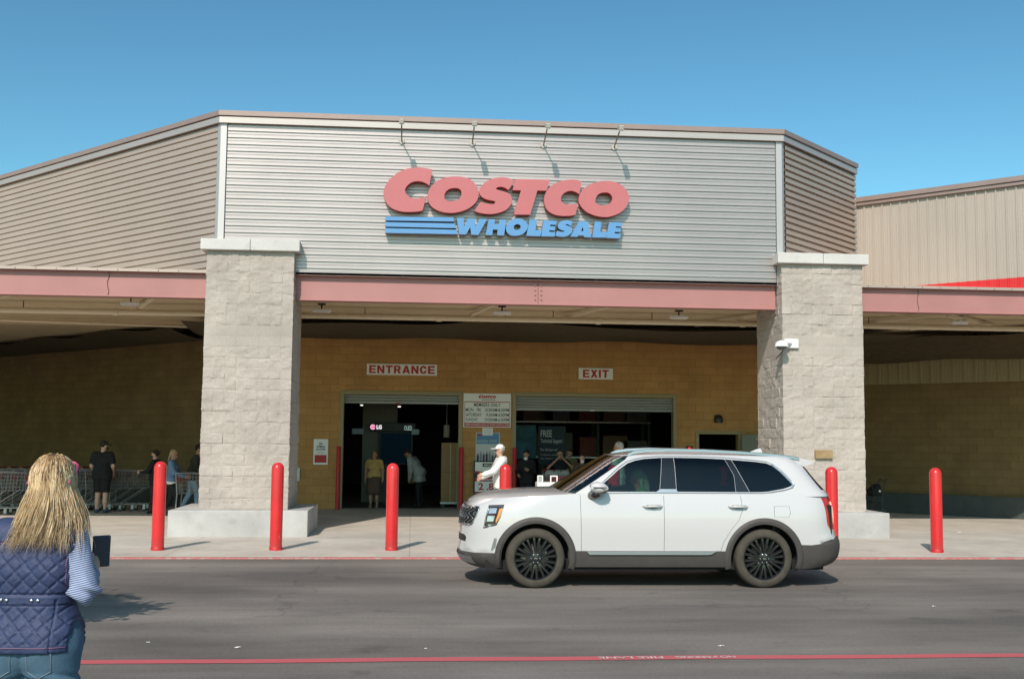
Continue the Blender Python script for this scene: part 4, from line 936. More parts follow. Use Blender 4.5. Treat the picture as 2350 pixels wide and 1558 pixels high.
# door shut lines (open slits) and doors
def slit(P): 
    a = [(x-gap,z) for x,z in P]; b = [(x+gap,z) for x,z in P]; return LB.side(a+b[::-1])
seam1 = [(.575,.45),(.572,.7),(.565,1.0),(.56,1.22)]; seam2 = [(1.633,.45),(1.633,1.22)]
seam3 = [(2.36,.45),(2.40,.58),(2.50,.74),(2.60,.86),(2.645,.98),(2.64,1.10),(2.62,1.22)]
regs += [(None, slit(seam1)), (None, slit(seam2)), (None, slit(seam3)), (None, LB.side([(.57,.464),(2.37,.464),(2.37,.467),(.57,.467)]))]
fcap = [(3.06,1.035),(3.26,1.035),(3.275,.95),(3.25,.90),(3.06,.90)]
regs += [('front_door', LB.side(seam1+seam2[::-1])), ('rear_door', LB.side(seam2+seam3[::-1])), ('fuel_flap', sq_(inset(fcap,.965))), (None, sq_(fcap))]
P3, PT = panelise(dom, regs, LB.S, .052, 'body')
# greenhouse ------------------------------------------------------
ZG0, ZG1 = 1.16, 1.665
gdom = [(q, ZG0) for q in qs]+[(QM, z) for z in np.linspace(ZG0,ZG1,8)[1:-1]]+[(q, ZG1) for q in qs[::-1]]+[(0, z) for z in np.linspace(ZG1,ZG0,8)[1:-1]]
gs = lambda P: GH.side(P, .03)
W1 = [(.735,1.205),(.84,1.288),(.95,1.378),(1.08,1.488),(1.20,1.565),(1.30,1.600),(1.42,1.622),(1.648,1.638),(1.588,1.24),(1.555,1.207)]
BPl = [(1.651,1.638),(1.806,1.640),(1.803,1.21),(1.56,1.207),(1.592,1.24)]
W2 = [(1.810,1.640),(2.12,1.638),(2.477,1.625),(2.572,1.42),(2.576,1.210),(1.807,1.210)]
CPl = [(2.480,1.625),(2.563,1.619),(2.757,1.210),(2.579,1.210),(2.575,1.42)]
W3 = [(2.567,1.619),(2.87,1.597),(3.02,1.578),(3.09,1.55),(3.19,1.47),(3.33,1.312),(3.30,1.285),(3.21,1.255),(3.0,1.218),(2.92,1.212),(2.761,1.210)]
sp_ = .80*QS[0]
gregs = [('w1', gs(W1)), ('bp', gs(BPl)), ('w2', gs(W2)), ('cp', gs(CPl)), ('w3', gs(W3)),
   ('windscreen', densify([(0,1.175),(sp_*.98,1.185),(sp_*.985,1.3),(sp_*.97,1.45),(sp_*.94,1.60),(sp_*.85,1.645),(0,1.652)], .04)),
   ('screen_border', densify([(0,1.161),(sp_*1.02,1.161),(sp_*1.02,1.3),(sp_,1.45),(sp_*.97,1.615),(sp_*.88,1.658),(0,1.662)], .04)),
   ('rear_window', densify([(QM,1.24),(QM-QS[2]*.66,1.24),(QM-QS[2]*.60,1.40),(QM-QS[2]*.58,1.56),(QM,1.58)], .04))]
G3, GT = panelise(gdom, gregs, GH.S, .05, 'body')
# roof and bonnet ----------------------------------------------------
roofz = table([(1.0,1.655),(1.1,1.672),(1.36,1.715),(1.7,1.742),(2.3,1.740),(2.9,1.716),(3.3,1.688),(3.5,1.668),(3.6,1.66)], .9, 3.7, .05)
rl = [GH.S(q, ZG1) for q in qs]
rows = []
for p in rl:
    w = -p[1]; rows.append([(p[0], w*e, ZG1 + max(0, float(roofz(p[0]))-ZG1)*(1-abs(e)**2.6)) for e in np.linspace(-1,1,25)])
mbR = MB(); mbR.grid(rows)
crown = table([(-.9,0),(-.82,.022),(-.7,.055),(-.5,.068),(0,.072),(.35,.06),(.7,.03)], -1, .9, .03)
rows = []
for q, z in topq:
    p = LB.S(q, z)
    if p[0] > .66: break
    rows.append([(p[0], -p[1]*e, z + (float(crown(p[0]))-float(crown(-.9)))*(1-abs(e)**2.4)) for e in np.linspace(-1,1,25)])
mbH = MB(); mbH.grid(rows)
body = skin([sub(P3, PT['body']), sub(P3, PT['body'], True), sub(G3, GT['body']), sub(G3, GT['body'], True), (np.array(mbR.v), mbR.f)], 'body', M_CARW, CAR)
bon = skin([(np.array(mbH.v), mbH.f)], 'bonnet', M_CARW, CAR)
for nm in ('front_skirt','rear_skirt'): skin([sub(P3, PT[nm]), sub(P3, PT[nm], True)], nm, M_CLAD, CAR)
grp = skin([sub(P3, PT['grille']), sub(P3, PT['grille'], True)], 'grille', M_BLACK, CAR)
skin([sub(P3, PT['intake']), sub(P3, PT['intake'], True)], 'lower_intake', M_BLACK, CAR)
skin([sub(G3, GT['windscreen']), sub(G3, GT['windscreen'], True)], 'windscreen', M_GLW, CAR)
skin([sub(G3, GT['screen_border']), sub(G3, GT['screen_border'], True)], 'screen_border', M_GLOSSK, CAR)
skin([sub(G3, GT['rear_window']), sub(G3, GT['rear_window'], True)], 'rear_window', M_GLR, CAR)
for mir in (False, True):
    sg_ = -1 if not mir else 1
    fd = skin([sub(P3, PT['front_door'], mir)], 'front_door', M_CARW, CAR); rd = skin([sub(P3, PT['rear_door'], mir)], 'rear_door', M_CARW, CAR)
    skin([sub(G3, GT['w1'], mir)], 'window', M_GLF, fd); skin([sub(G3, GT['w2'], mir)], 'window', M_GLR, rd); skin([sub(G3, GT['w3'], mir)], 'quarter_window', M_GLR, body)
    skin([sub(G3, GT['bp'], mir)], 'window_pillar', M_GLOSSK, body); skin([sub(G3, GT['cp'], mir)], 'window_pillar', M_GLOSSK, body)
    skin([sub(P3, PT['cladding'], mir)], 'side_cladding', M_CLAD, CAR)
    hl = skin([sub(P3, PT['headlight'], mir)], 'headlight', M_LAMPK, CAR)
    skin([sub(P3, PT['lens'], mir)], 'lens', M_LENS, hl, merge=False); skin([sub(P3, PT['indicator'], mir)], 'indicator', M_AMBER, hl); skin([sub(P3, PT['fog_lens'], mir)], 'fog_lens', M_LENS, hl)
    lp = [LB.S(q, z) for q, z in LB.side(inset(HL,.86), .03)]
    mb = MB(); mb.tube([(p[0]-.004, p[1]*(-sg_)-.004*(-sg_)*-sg_ if False else (p[1]-.003)*(1 if not mir else -1), p[2]) for p in lp], .006, 6, closed=True); mb.build('light_strip', M_CHROME, hl, smooth=True)
    tl = skin([sub(P3, PT['tail_lamp'], mir)], 'tail_light', M_TAILR, CAR)
    lp = [LB.S(QS[0]+QS[1]+QS[2]*a, z) for a, z in ((.50,1.09),(.51,1.0),(.515,.9),(.50,.80))]
    mb = MB(); mb.tube([(p[0]+.006, (p[1]-.008)*(1 if not mir else -1), p[2]) for p in lp], .012, 8); mb.build('reflector', mat('tail_core', (.80,.42,.30), rough=.2) if not mir else bpy.data.materials['tail_core'], tl, smooth=True)
    skin([sub(P3, PT['vent_blade'], mir)], 'vent_blade', M_SATIN, CAR)
    skin([sub(P3, PT['fuel_flap'], mir)], 'fuel_flap', M_CARW, body)
    # raised arch lips
    for cx in (0, AX2):
        mb = MB(); rows = []
        for i in range(61):
            t = R(-16) + R(212)*i/60
            row = []
            for r_, o in ((.432,-.02),(.434,.012),(.470,.024),(.505,.016),(.515,.002)):
                x, z = cx+r_*math.cos(t), AZ+r_*math.sin(t); z2 = max(z,.2); p = LB.S(LB.qx(x, z2), z2)
                row.append((p[0], (p[1]-o)*(1 if not mir else -1), z2))
            rows.append(row)
        mb.grid(rows); o_ = mb.build('wheel_arch_trim', M_CLAD, CAR, smooth=True, angle=50)
    # window surround
    dlo = [(.66,1.183),(.82,1.293),(.94,1.395),(1.07,1.505),(1.19,1.583),(1.30,1.618),(1.42,1.639),(1.65,1.654),(2.12,1.655),(2.48,1.643),(2.87,1.614),(3.03,1.594),(3.11,1.563),(3.21,1.48),(3.355,1.312),(3.33,1.272),(3.22,1.238),(3.0,1.203),(2.92,1.196),(1.8,1.194),(1.2,1.19)]
    pp = [GH.S(q, z) for q, z in GH.side(dlo, .06)]
    mb = MB(); mb.tube([(p[0], (p[1]-.002)*(1 if not mir else -1), p[2]) for p in pp], .0085, 6, closed=True); mb.build('window_trim', M_SATIN, CAR, smooth=True)
    mb = MB(); q = [GH.S(GH.qx(x,z), z) for x, z in ((3.09,1.575),(3.21,1.49),(3.355,1.32),(3.34,1.28),(3.305,1.285),(3.325,1.315),(3.185,1.47),(3.08,1.553))]
    mb.add([(p[0], (p[1]-.006)*(1 if not mir else -1), p[2]) for p in q], [(0,1,6,7),(1,2,5,6),(2,3,4,5)]); mb.build('corner_trim', M_SATIN, CAR)
    mb = MB(); q = [GH.S(GH.qx(x,z), z) for x, z in ((1.52,1.196),(1.83,1.196),(1.80,1.243),(1.60,1.243))]
    mb.add([(p[0], (p[1]-.006)*(1 if not mir else -1), p[2]) for p in q], [(0,1,2,3)]); mb.build('pillar_base_trim', M_SATIN, CAR)
    # sill bar, handles, mirror, rail, mud flaps
    s_ = 1 if not mir else -1
    mb = MB(); mb.prism([[(.64,.462),(2.31,.462),(2.245,.425),(2.20,.418),(.68,.418)]], lambda a,b,d: (a, -(.962+d)*s_, b), 0, .022); mb.build('sill_trim', M_SATIN, CAR, bevel=.004)
    for x0, dr in ((1.362, fd), (2.468, rd)):
        mb = MB(); yy = .985
        mb.tube([(x0,-(yy-.012)*s_,1.028),(x0+.03,-(yy+.024)*s_,1.030),(x0+.125,-(yy+.032)*s_,1.030),(x0+.215,-(yy+.024)*s_,1.029),(x0+.245,-(yy-.012)*s_,1.027)], [.012,.017,.019,.017,.012], 10); mb.build('handle', M_CARW, dr, smooth=True)
        mb = MB(); mb.ball((x0+.125,-(.978)*s_,1.022), 1, sc=(.075,.006,.026)); mb.build('handle_cup_shade', M_CLAD, dr, smooth=True)  # dark disc paints the shade in the recess behind the handle
        mb = MB(); mb.bar((x0+.03,-(yy+.042)*s_,1.044),(x0+.215,-(yy+.040)*s_,1.043),.005,.006); mb.build('handle_strip', M_CHROME, dr)
    mb = MB(); n_ = 14; rows = []
    for i in range(n_+1):
        t = i/n_; x = .672+.222*t; hw = .075*math.sin(math.pi*min(1,(t*.88+.09)))**.55; zc = 1.262-.008*t
        ring = []
        for j in range(16):
            a = 2*math.pi*j/16; cy, cz = math.cos(a), math.sin(a); cy = math.copysign(abs(cy)**.7, cy); cz = math.copysign(abs(cz)**.7, cz)
            ring.append((x, (-1.075-.11*cy*(.5+.5*math.sin(math.pi*min(1,t*.9+.1))))*s_, zc+hw*cz*(1.0 if cz > 0 else .85)))
        rows.append(ring)
    mb.grid(rows, closed=True); mb.f.append(list(range(16))); mb.m.append(0); mb.f.append([n_*16+j for j in range(16)]); mb.m.append(0)
    mi = mb.build('door_mirror', M_CARW, CAR, smooth=True, angle=50)
    mb = MB(); mb.bar((.69,-1.19*s_,1.268),(.86,-1.19*s_,1.266),.006,.012); mb.build('indicator_strip', M_LAMPK, mi)
    mb = MB(); mb.ball((.80,-1.075*s_,1.215), 1, sc=(.095,.085,.035)); mb.tube([(.70,-.93*s_,1.15),(.74,-1.0*s_,1.16),(.78,-1.06*s_,1.19)], [.05,.045,.04], 10); mb.build('mirror_base', M_LAMPK, mi, smooth=True)
    mb = MB(); rp_ = [(1.22,1.668),(1.30,1.705),(1.45,1.728),(1.75,1.742),(2.2,1.736),(2.7,1.715),(3.2,1.682),(3.42,1.652),(3.50,1.640)]
    rows = []
    for x, z in rp_:
        rows.append([(x, (-.655+a)*s_, z+b) for a, b in ((-.022,-.018),(-.020,.010),(0,.018),(.020,.010),(.022,-.018))])
    mb.grid(rows, closed=True); mb.build('roof_rail', M_SATIN, CAR, smooth=True, angle=45)
    for x in (.425, 3.385):
        mb = MB(); mb.prism([[(x,.47),(x+.045,.50),(x+.07,.42),(x+.06,.26),(x+.015,.265)]], lambda a,b,d: (a, -(.93-d)*s_, b), 0, .16); mb.build('mud_flap', mat('mud_flap_grey',(.17,.155,.13),rough=.8) if 'mud_flap_grey' not in bpy.data.materials else bpy.data.materials['mud_flap_grey'], CAR, bevel=.006)
# grille lattice
mb = MB(); 
def gp(y, z, o=.012): p = LB.S(LB.qy(abs(y), z), z); return (p[0]-o, -p[1]*(1 if y > 0 else -1) if False else (p[1] if y < 0 else -p[1])*(1)-(0), z)
gl = np.array(gr_loop)
for k in range(-15, 16):
    for sl_ in (1, -1):
        cur = []
        for j in range(25):
            z = .752+.25*j/24; y = k*.100 + sl_*.16*math.sin((z-.752)/.25*math.pi*4+ (math.pi if sl_ < 0 else 0))*.32
            if abs(y) < .70-.28*max(0,.86-z): cur.append(gp(-abs(y) if y < 0 else y, z, .008))
            else:
                if len(cur) > 2: mb.tube(cur, .0075, 5)
                cur = []
        if len(cur) > 2: mb.tube(cur, .0075, 5)
mb.build('lattice', M_SATIN, grp, smooth=True)
loop = [(y, z) for y, z in densify(GR, .03)]; loop = loop[:-8]
full = [(-y, z) for y, z in loop[::-1]]+loop
mb = MB(); mb.tube([gp(y if y else 1e-4, z, .006) for y, z in full], .011, 6, closed=True); mb.build('grille_surround', M_CHROME, grp, smooth=True)
mb = MB(); z = .335
mb.grid([[(float(LB.S(LB.qy(abs(y),zz),zz)[0])-.012, y, zz) for y in np.linspace(-.66,.66,23)] for zz in (.272,.30,.335,.37)]); mb.build('skid_plate', M_SATIN, CAR, smooth=True)
# spoiler, fin, inner shell
mb = MB(); rows = []
for y in np.linspace(-.66,.66,15):
    k = 1-(abs(y)/.66)**6*.25; zt = 1.660-.018*(y/.66)**2
    rows.append([(3.30,y,zt+.010),(3.52,y,zt+.004),(3.62+.10*k,y,zt-.034),(3.62+.095*k,y,zt-.060),(3.56,y,zt-.105),(3.42,y,zt-.07)])
mb.grid(rows); mb.f += [list(range(6)), [14*6+j for j in range(6)]]; mb.m += [0,0]; mb.build('spoiler', M_CARW, CAR, smooth=True, angle=40)
mb = MB(); mb.prism([[(3.00,1.705),(3.16,1.765),(3.19,1.765),(3.215,1.685)]], lambda a,b,d: (a,d,b), -.022, .022); mb.build('antenna_fin', M_CARW, CAR, bevel=.008, seg=2)
mb = MB(); mb.box(-.62,3.75,-.82,.82,.22,.34)
for cx in (0, AX2):
    for s_ in (-1,1):
        for i in range(24):
            a0, a1 = R(-20)+R(220)*i/24, R(-20)+R(220)*(i+1)/24; r_ = .455
            mb.add([(cx+r_*math.cos(a0),s_*.955,AZ+r_*math.sin(a0)),(cx+r_*math.cos(a1),s_*.955,AZ+r_*math.sin(a1)),(cx+r_*math.cos(a1),s_*.60,AZ+r_*math.sin(a1)),(cx+r_*math.cos(a0),s_*.60,AZ+r_*math.sin(a0))],[(0,1,2,3)])
        mb.add([(cx-.46,s_*.60,.2),(cx+.46,s_*.60,.2),(cx+.46,s_*.60,.86),(cx-.46,s_*.60,.86)],[(0,1,2,3)])
mb.box(.5,2.42,-.925,.925,.30,.46); mb.box(2.42,3.42,-.58,.58,.30,.9); mb.box(3.42,3.85,-.88,.88,.36,1.05); mb.box(-.75,-.48,-.68,.68,.36,1.0)
mb.build('underbody', M_UNDER, CAR)
mb = MB(); mb.tube([(2.72,-.62,.24),(2.78,-.80,.20)], .02, 8); mb.build('bracket', M_CLAD, CAR)
# cabin
mb = MB(); mb.prism([[(.42,1.10),(.62,1.19),(.78,1.175),(.86,1.10),(.86,.95),(.42,.95)]], lambda a,b,d: (a,d,b), -.82, .82); mb.build('dashboard', M_SEAT, CAR, bevel=.015)
for x, ys in ((1.52, (-.40,.40)), (2.42,(-.42,.42)), (3.12,(-.40,.40))):
    for y in ys:
        mb = MB(); q = [(x,.62),(x+.13,.62),(x+.30,1.22),(x+.26,1.27),(x+.18,1.27),(x+.05,.86)]
        mb.prism([q], lambda a,b,d: (a,y+d,b), -.24, .24); mb.box(x-.50,x+.04,y-.26,y+.26,.47,.66)
        se = mb.build('seat', M_SEAT, CAR, bevel=.03, seg=2)
        mb = MB(); mb.box(x+.20,x+.30,y-.13,y+.13,1.29,1.45); mb.build('head_rest', M_SEAT, se, bevel=.03, seg=2)
mb = MB(); mb.tube([(1.02+.06*math.sin(t)*.4,-.40+.18*math.cos(t),1.10+.18*math.sin(t)) for t in [2*math.pi*i/24 for i in range(24)]], .014, 8, closed=True); mb.build('steering_wheel', M_SEAT, CAR, smooth=True)
mb = MB(); mb.tube([(1.05,0,1.60),(1.0,0,1.57)], .008, 6); mb.box(.98,1.0,-.12,.12,1.53,1.59); mb.build('rear_view_mirror', M_BLACK, CAR)
# wheels
def wheel(cx, s_):
    w_ = thing('wheel', '', '', (0,0,0)); del w_['label']; del w_['category']; w_.parent = CAR; w_.location = (cx, 0, AZ)
    y0, y1 = .725*s_, .978*s_; r_ = AZ; ym = (y0+y1)/2
    prof = [(.268,y1-.012*s_),(.280,y1-.002*s_),(.305,y1),(.335,y1-.006*s_),(.355,y1-.020*s_),(.367,y1-.040*s_),(r_,y1-.065*s_),(r_,y0+.065*s_),(.367,y0+.04*s_),(.335,y0+.006*s_),(.28,y0),(.268,y0+.01*s_)]
    mb = MB(); mb.lathe(prof, 64, (0,0,0), 'y'); mb.f = mb.f[:64*(len(prof)-1)]; mb.m = mb.m[:len(mb.f)]
    mb.build('tyre', M_TYRE, w_, smooth=True, angle=40)
    mb = MB(); prof = [(.270,y1-.012*s_),(.264,y1-.006*s_),(.257,y1-.012*s_),(.250,y1-.045*s_),(.240,y0+.02*s_)]; mb.lathe(prof, 64, (0,0,0), 'y'); mb.f = mb.f[:64*(len(prof)-1)]; mb.m = mb.m[:len(mb.f)]
    yf = y1-.022*s_
    for k in range(10):
        for dv, wd, dy in ((-.125,.036,0),(.125,.036,0)):
            t0 = 2*math.pi*(k+.25)/10+.1; 
            a = np.array([math.cos(t0+dv*.2), 0, math.sin(t0+dv*.2)]); b_ = np.array([math.cos(t0+dv*1.15), 0, math.sin(t0+dv*1.15)])
            p0 = a*.055; p1 = b_*.254; tn = np.array([-math.sin(t0),0,math.cos(t0)])
            vs = []
            for p, hw, yy in ((p0,.011,yf-.008*s_),((p0*.45+p1*.55),wd*.62,yf+.004*s_),(p1,wd*.62,yf-.002*s_)):
                c = np.array([p[0], yy, p[2]])
                vs += [c-tn*hw-np.array([0,.030*s_,0]), c-tn*hw*.55, c+tn*hw*.55, c+tn*hw-np.array([0,.030*s_,0])]
            fs = [(i*4+j, i*4+j+1, i*4+j+5, i*4+j+4) for i in range(2) for j in range(3)]
            mb.add(vs, fs)
    mb.lathe([(.078,yf-.03*s_),(.074,yf-.004*s_),(.062,yf+.006*s_),(.034,yf+.008*s_),(.031,yf+.014*s_),(.0001,yf+.016*s_)], 24, (0,0,0), 'y')
    mb.build('rim', M_RIM, w_, smooth=True, angle=30)
    for k in range(6):
        t = 2*math.pi*k/6; MB().ball((.056*math.cos(t), yf+.010*s_, .056*math.sin(t)), .0095, n=8).build('lug_nut', M_CHROME, w_, smooth=True)
    mb = MB()
    mb.add([(-.022,yf+.0175*s_,-.007),(.022,yf+.0175*s_,-.007),(.022,yf+.0175*s_,.007),(-.022,yf+.0175*s_,.007)],[(0,1,2,3)])
    mb.build('hub_badge', M_CHROME, w_, smooth=True, angle=40)
    mb = MB(); mb.lathe([(.175,y0+.09*s_),(.175,y0+.12*s_),(.08,y0+.122*s_),(.0001,y0+.122*s_)], 40, (0,0,0), 'y'); mb.build('brake_disc', M_DISC, w_, smooth=True, angle=40)
    mb = MB(); mb.lathe([(.255,y0+.02*s_),(.0001,y0+.02*s_)], 32, (0,0,0), 'y'); mb.build('wheel_back', M_RIMIN, w_)
for cx in (0, AX2):
    for s_ in (-1, 1): wheel(cx, s_)
# ================================================================ people (blended tapered limbs meshed as one surface)
def sdf_mesh(prims, vox, k=.03, clip=None):
    pts = []
    for p in prims:
        if p[0] == 'e': c, r = np.array(p[1]), np.array(p[2]); pts += [c-r, c+r]
        else: a, b, ra, rb = p[1:5]; pts += [np.array(a)-ra, np.array(a)+ra, np.array(b)-rb, np.array(b)+rb]
    lo = np.min(pts, 0)-k-2*vox; hi = np.max(pts, 0)+k+2*vox
    n = np.ceil((hi-lo)/vox).astype(int)+1; F = np.full(n, 1.0)
    ax = [lo[i]+vox*np.arange(n[i]) for i in range(3)]
    for p in prims:
        if p[0] == 'e': c, r = np.array(p[1]), np.array(p[2]); l, h = c-r, c+r
        else:
            a, b, ra, rb = np.array(p[1], float), np.array(p[2], float), p[3], p[4]; l = np.minimum(a-ra, b-rb); h = np.maximum(a+ra, b+rb)
        m = k+3*vox; i0 = np.clip(np.floor((l-m-lo)/vox).astype(int), 0, n); i1 = np.clip(np.ceil((h+m-lo)/vox).astype(int)+1, 0, n)
        sl = tuple(slice(i0[i], i1[i]) for i in range(3))
        G = np.stack(np.meshgrid(*[ax[i][sl[i]] for i in range(3)], indexing='ij'), -1)
        if p[0] == 'e':
            q = G-c; k0 = np.linalg.norm(q/r, axis=-1); k1 = np.linalg.norm(q/(r*r), axis=-1)+1e-9; d = k0*(k0-1)/k1
        else:
            ba = b-a; L2 = max(1e-9, ba@ba); t = np.clip(((G-a)@ba)/L2, 0, 1); d = np.linalg.norm(G-a-t[...,None]*ba, axis=-1)-(ra+(rb-ra)*t)
        f = F[sl]; kk = p[5] if len(p) > 5 else k
        hh = np.clip(.5+.5*(f-d)/kk, 0, 1); F[sl] = f*(1-hh)+d*hh-kk*hh*(1-hh)
    if clip is not None:
        G = np.stack(np.meshgrid(*ax, indexing='ij'), -1); F = np.maximum(F, clip(G))
    # surface nets
    c0 = tuple(slice(0, -1) for _ in range(3)); shp = tuple(x-1 for x in F.shape)
    acc = np.zeros(shp+(3,)); cnt = np.zeros(shp)
    for a in range(3):
        o1, o2 = [q for q in range(3) if q != a]
        for u in (0,1):
            for v in (0,1):
                off = [0,0,0]; off[o1] = u; off[o2] = v
                s0 = tuple(slice(off[i], off[i]+shp[i]) for i in range(3)); off[a] = 1
                s1 = tuple(slice(off[i], off[i]+shp[i]) for i in range(3)); f0, f1 = F[s0], F[s1]
                cr = (f0 < 0) != (f1 < 0); t = np.where(cr, f0/np.where(cr, f0-f1, 1), 0)
                acc[...,a] += np.where(cr, t, 0); acc[...,o1] += cr*u; acc[...,o2] += cr*v; cnt += cr
    act = cnt > 0; idx = -np.ones(shp, int); idx[act] = np.arange(act.sum())
    ijk = np.argwhere(act); V = lo+vox*(ijk+acc[act]/cnt[act][:,None]); Q = []
    for a in range(3):
        o1, o2 = [q for q in range(3) if q != a]
        s0 = [slice(None)]*3; s1 = [slice(None)]*3; s0[a] = slice(0,-1); s1[a] = slice(1,None)
        i0 = F[tuple(s0)] < 0; i1 = F[tuple(s1)] < 0
        for e in np.argwhere(i0 != i1):
            if e[o1] == 0 or e[o2] == 0: continue
            if e[o1] >= shp[o1] or e[o2] >= shp[o2]: continue
            q = []
            for u, v in ((-1,-1),(0,-1),(0,0),(-1,0)):
                w = e.copy(); w[o1] += u; w[o2] += v; q.append(idx[tuple(w)])
            ins = i0[tuple(e)]; fl = (a == 1)
            Q.append(q[::-1] if ins == fl else q)
    return V, np.array(Q)
def vnormals(V, Q):
    n = np.cross(V[Q[:,2]]-V[Q[:,0]], V[Q[:,3]]-V[Q[:,1]]); N_ = np.zeros_like(V)
    for j in range(4): np.add.at(N_, Q[:,j], n)
    return N_/(np.linalg.norm(N_, axis=1)[:,None]+1e-9)
def smooth_verts(V, Q, it=1):
    for _ in range(it):
        s = np.zeros_like(V); c = np.zeros(len(V))
        for a, b in ((0,1),(1,2),(2,3),(3,0)):
            np.add.at(s, Q[:,a], V[Q[:,b]]); np.add.at(s, Q[:,b], V[Q[:,a]]); np.add.at(c, Q[:,a], 1); np.add.at(c, Q[:,b], 1)
        V = V*.5+.5*s/c[:,None]
    return V
def soft(prims, name, m, par, vox=.016, k=.03, wr=0, wsc=9, clip=None, disp=None, extra=None, sm=1):
    V, Q = sdf_mesh(prims, vox, k, clip); V = smooth_verts(V, Q, sm)
    if wr or disp:
        Nn = vnormals(V, Q)
        d = np.zeros(len(V))
        if wr: d = d+fbm(V*np.array([1,1,.55]), wsc, 3)*wr
        if disp: d = d+disp(V, Nn)
        V = V+Nn*d[:,None]
    mb = MB(); mb.add(V, [tuple(q) for q in Q])
    if extra: extra(mb)
    return mb.build(name, m, par, smooth=True)
def rc(a, b, ra, rb, *k): return ('c', a, b, ra, rb)+k
def infl(p, g): return ('e', p[1], tuple(x+g for x in p[2])) if p[0] == 'e' else ('c', p[1], p[2], p[3]+g, p[4]+g)+tuple(p[5:])
SK = {n_: mat('skin_'+n_, c, rough=.55, var=.08, vscale=14) for n_, c in dict(fair=(.56,.33,.24), tan=(.42,.22,.14), olive=(.36,.20,.12), brown=(.20,.10,.06)).items()}
CLM = {}
def cm(name, c, rough=.9, var=.12): 
    if name not in CLM: CLM[name] = mat('cloth_'+name if 'hair' not in name else name, c, rough=rough, var=var, vscale=16, bump=.25, bscale=120)
    return CLM[name]
M_EYE = mat('eye_dark', (.03,.02,.018), rough=.2); M_LIP = mat('lip', (.36,.13,.11), rough=.5)
def rot(p, c, ax, a):
    p = np.array(p, float)-c; ca, sa = math.cos(a), math.sin(a)
    if ax == 'x': p = np.array([p[0], p[1]*ca-p[2]*sa, p[1]*sa+p[2]*ca])
    elif ax == 'z': p = np.array([p[0]*ca-p[1]*sa, p[0]*sa+p[1]*ca, p[2]])
    else: p = np.array([p[0]*ca+p[2]*sa, p[1], -p[0]*sa+p[2]*ca])
    return p+c
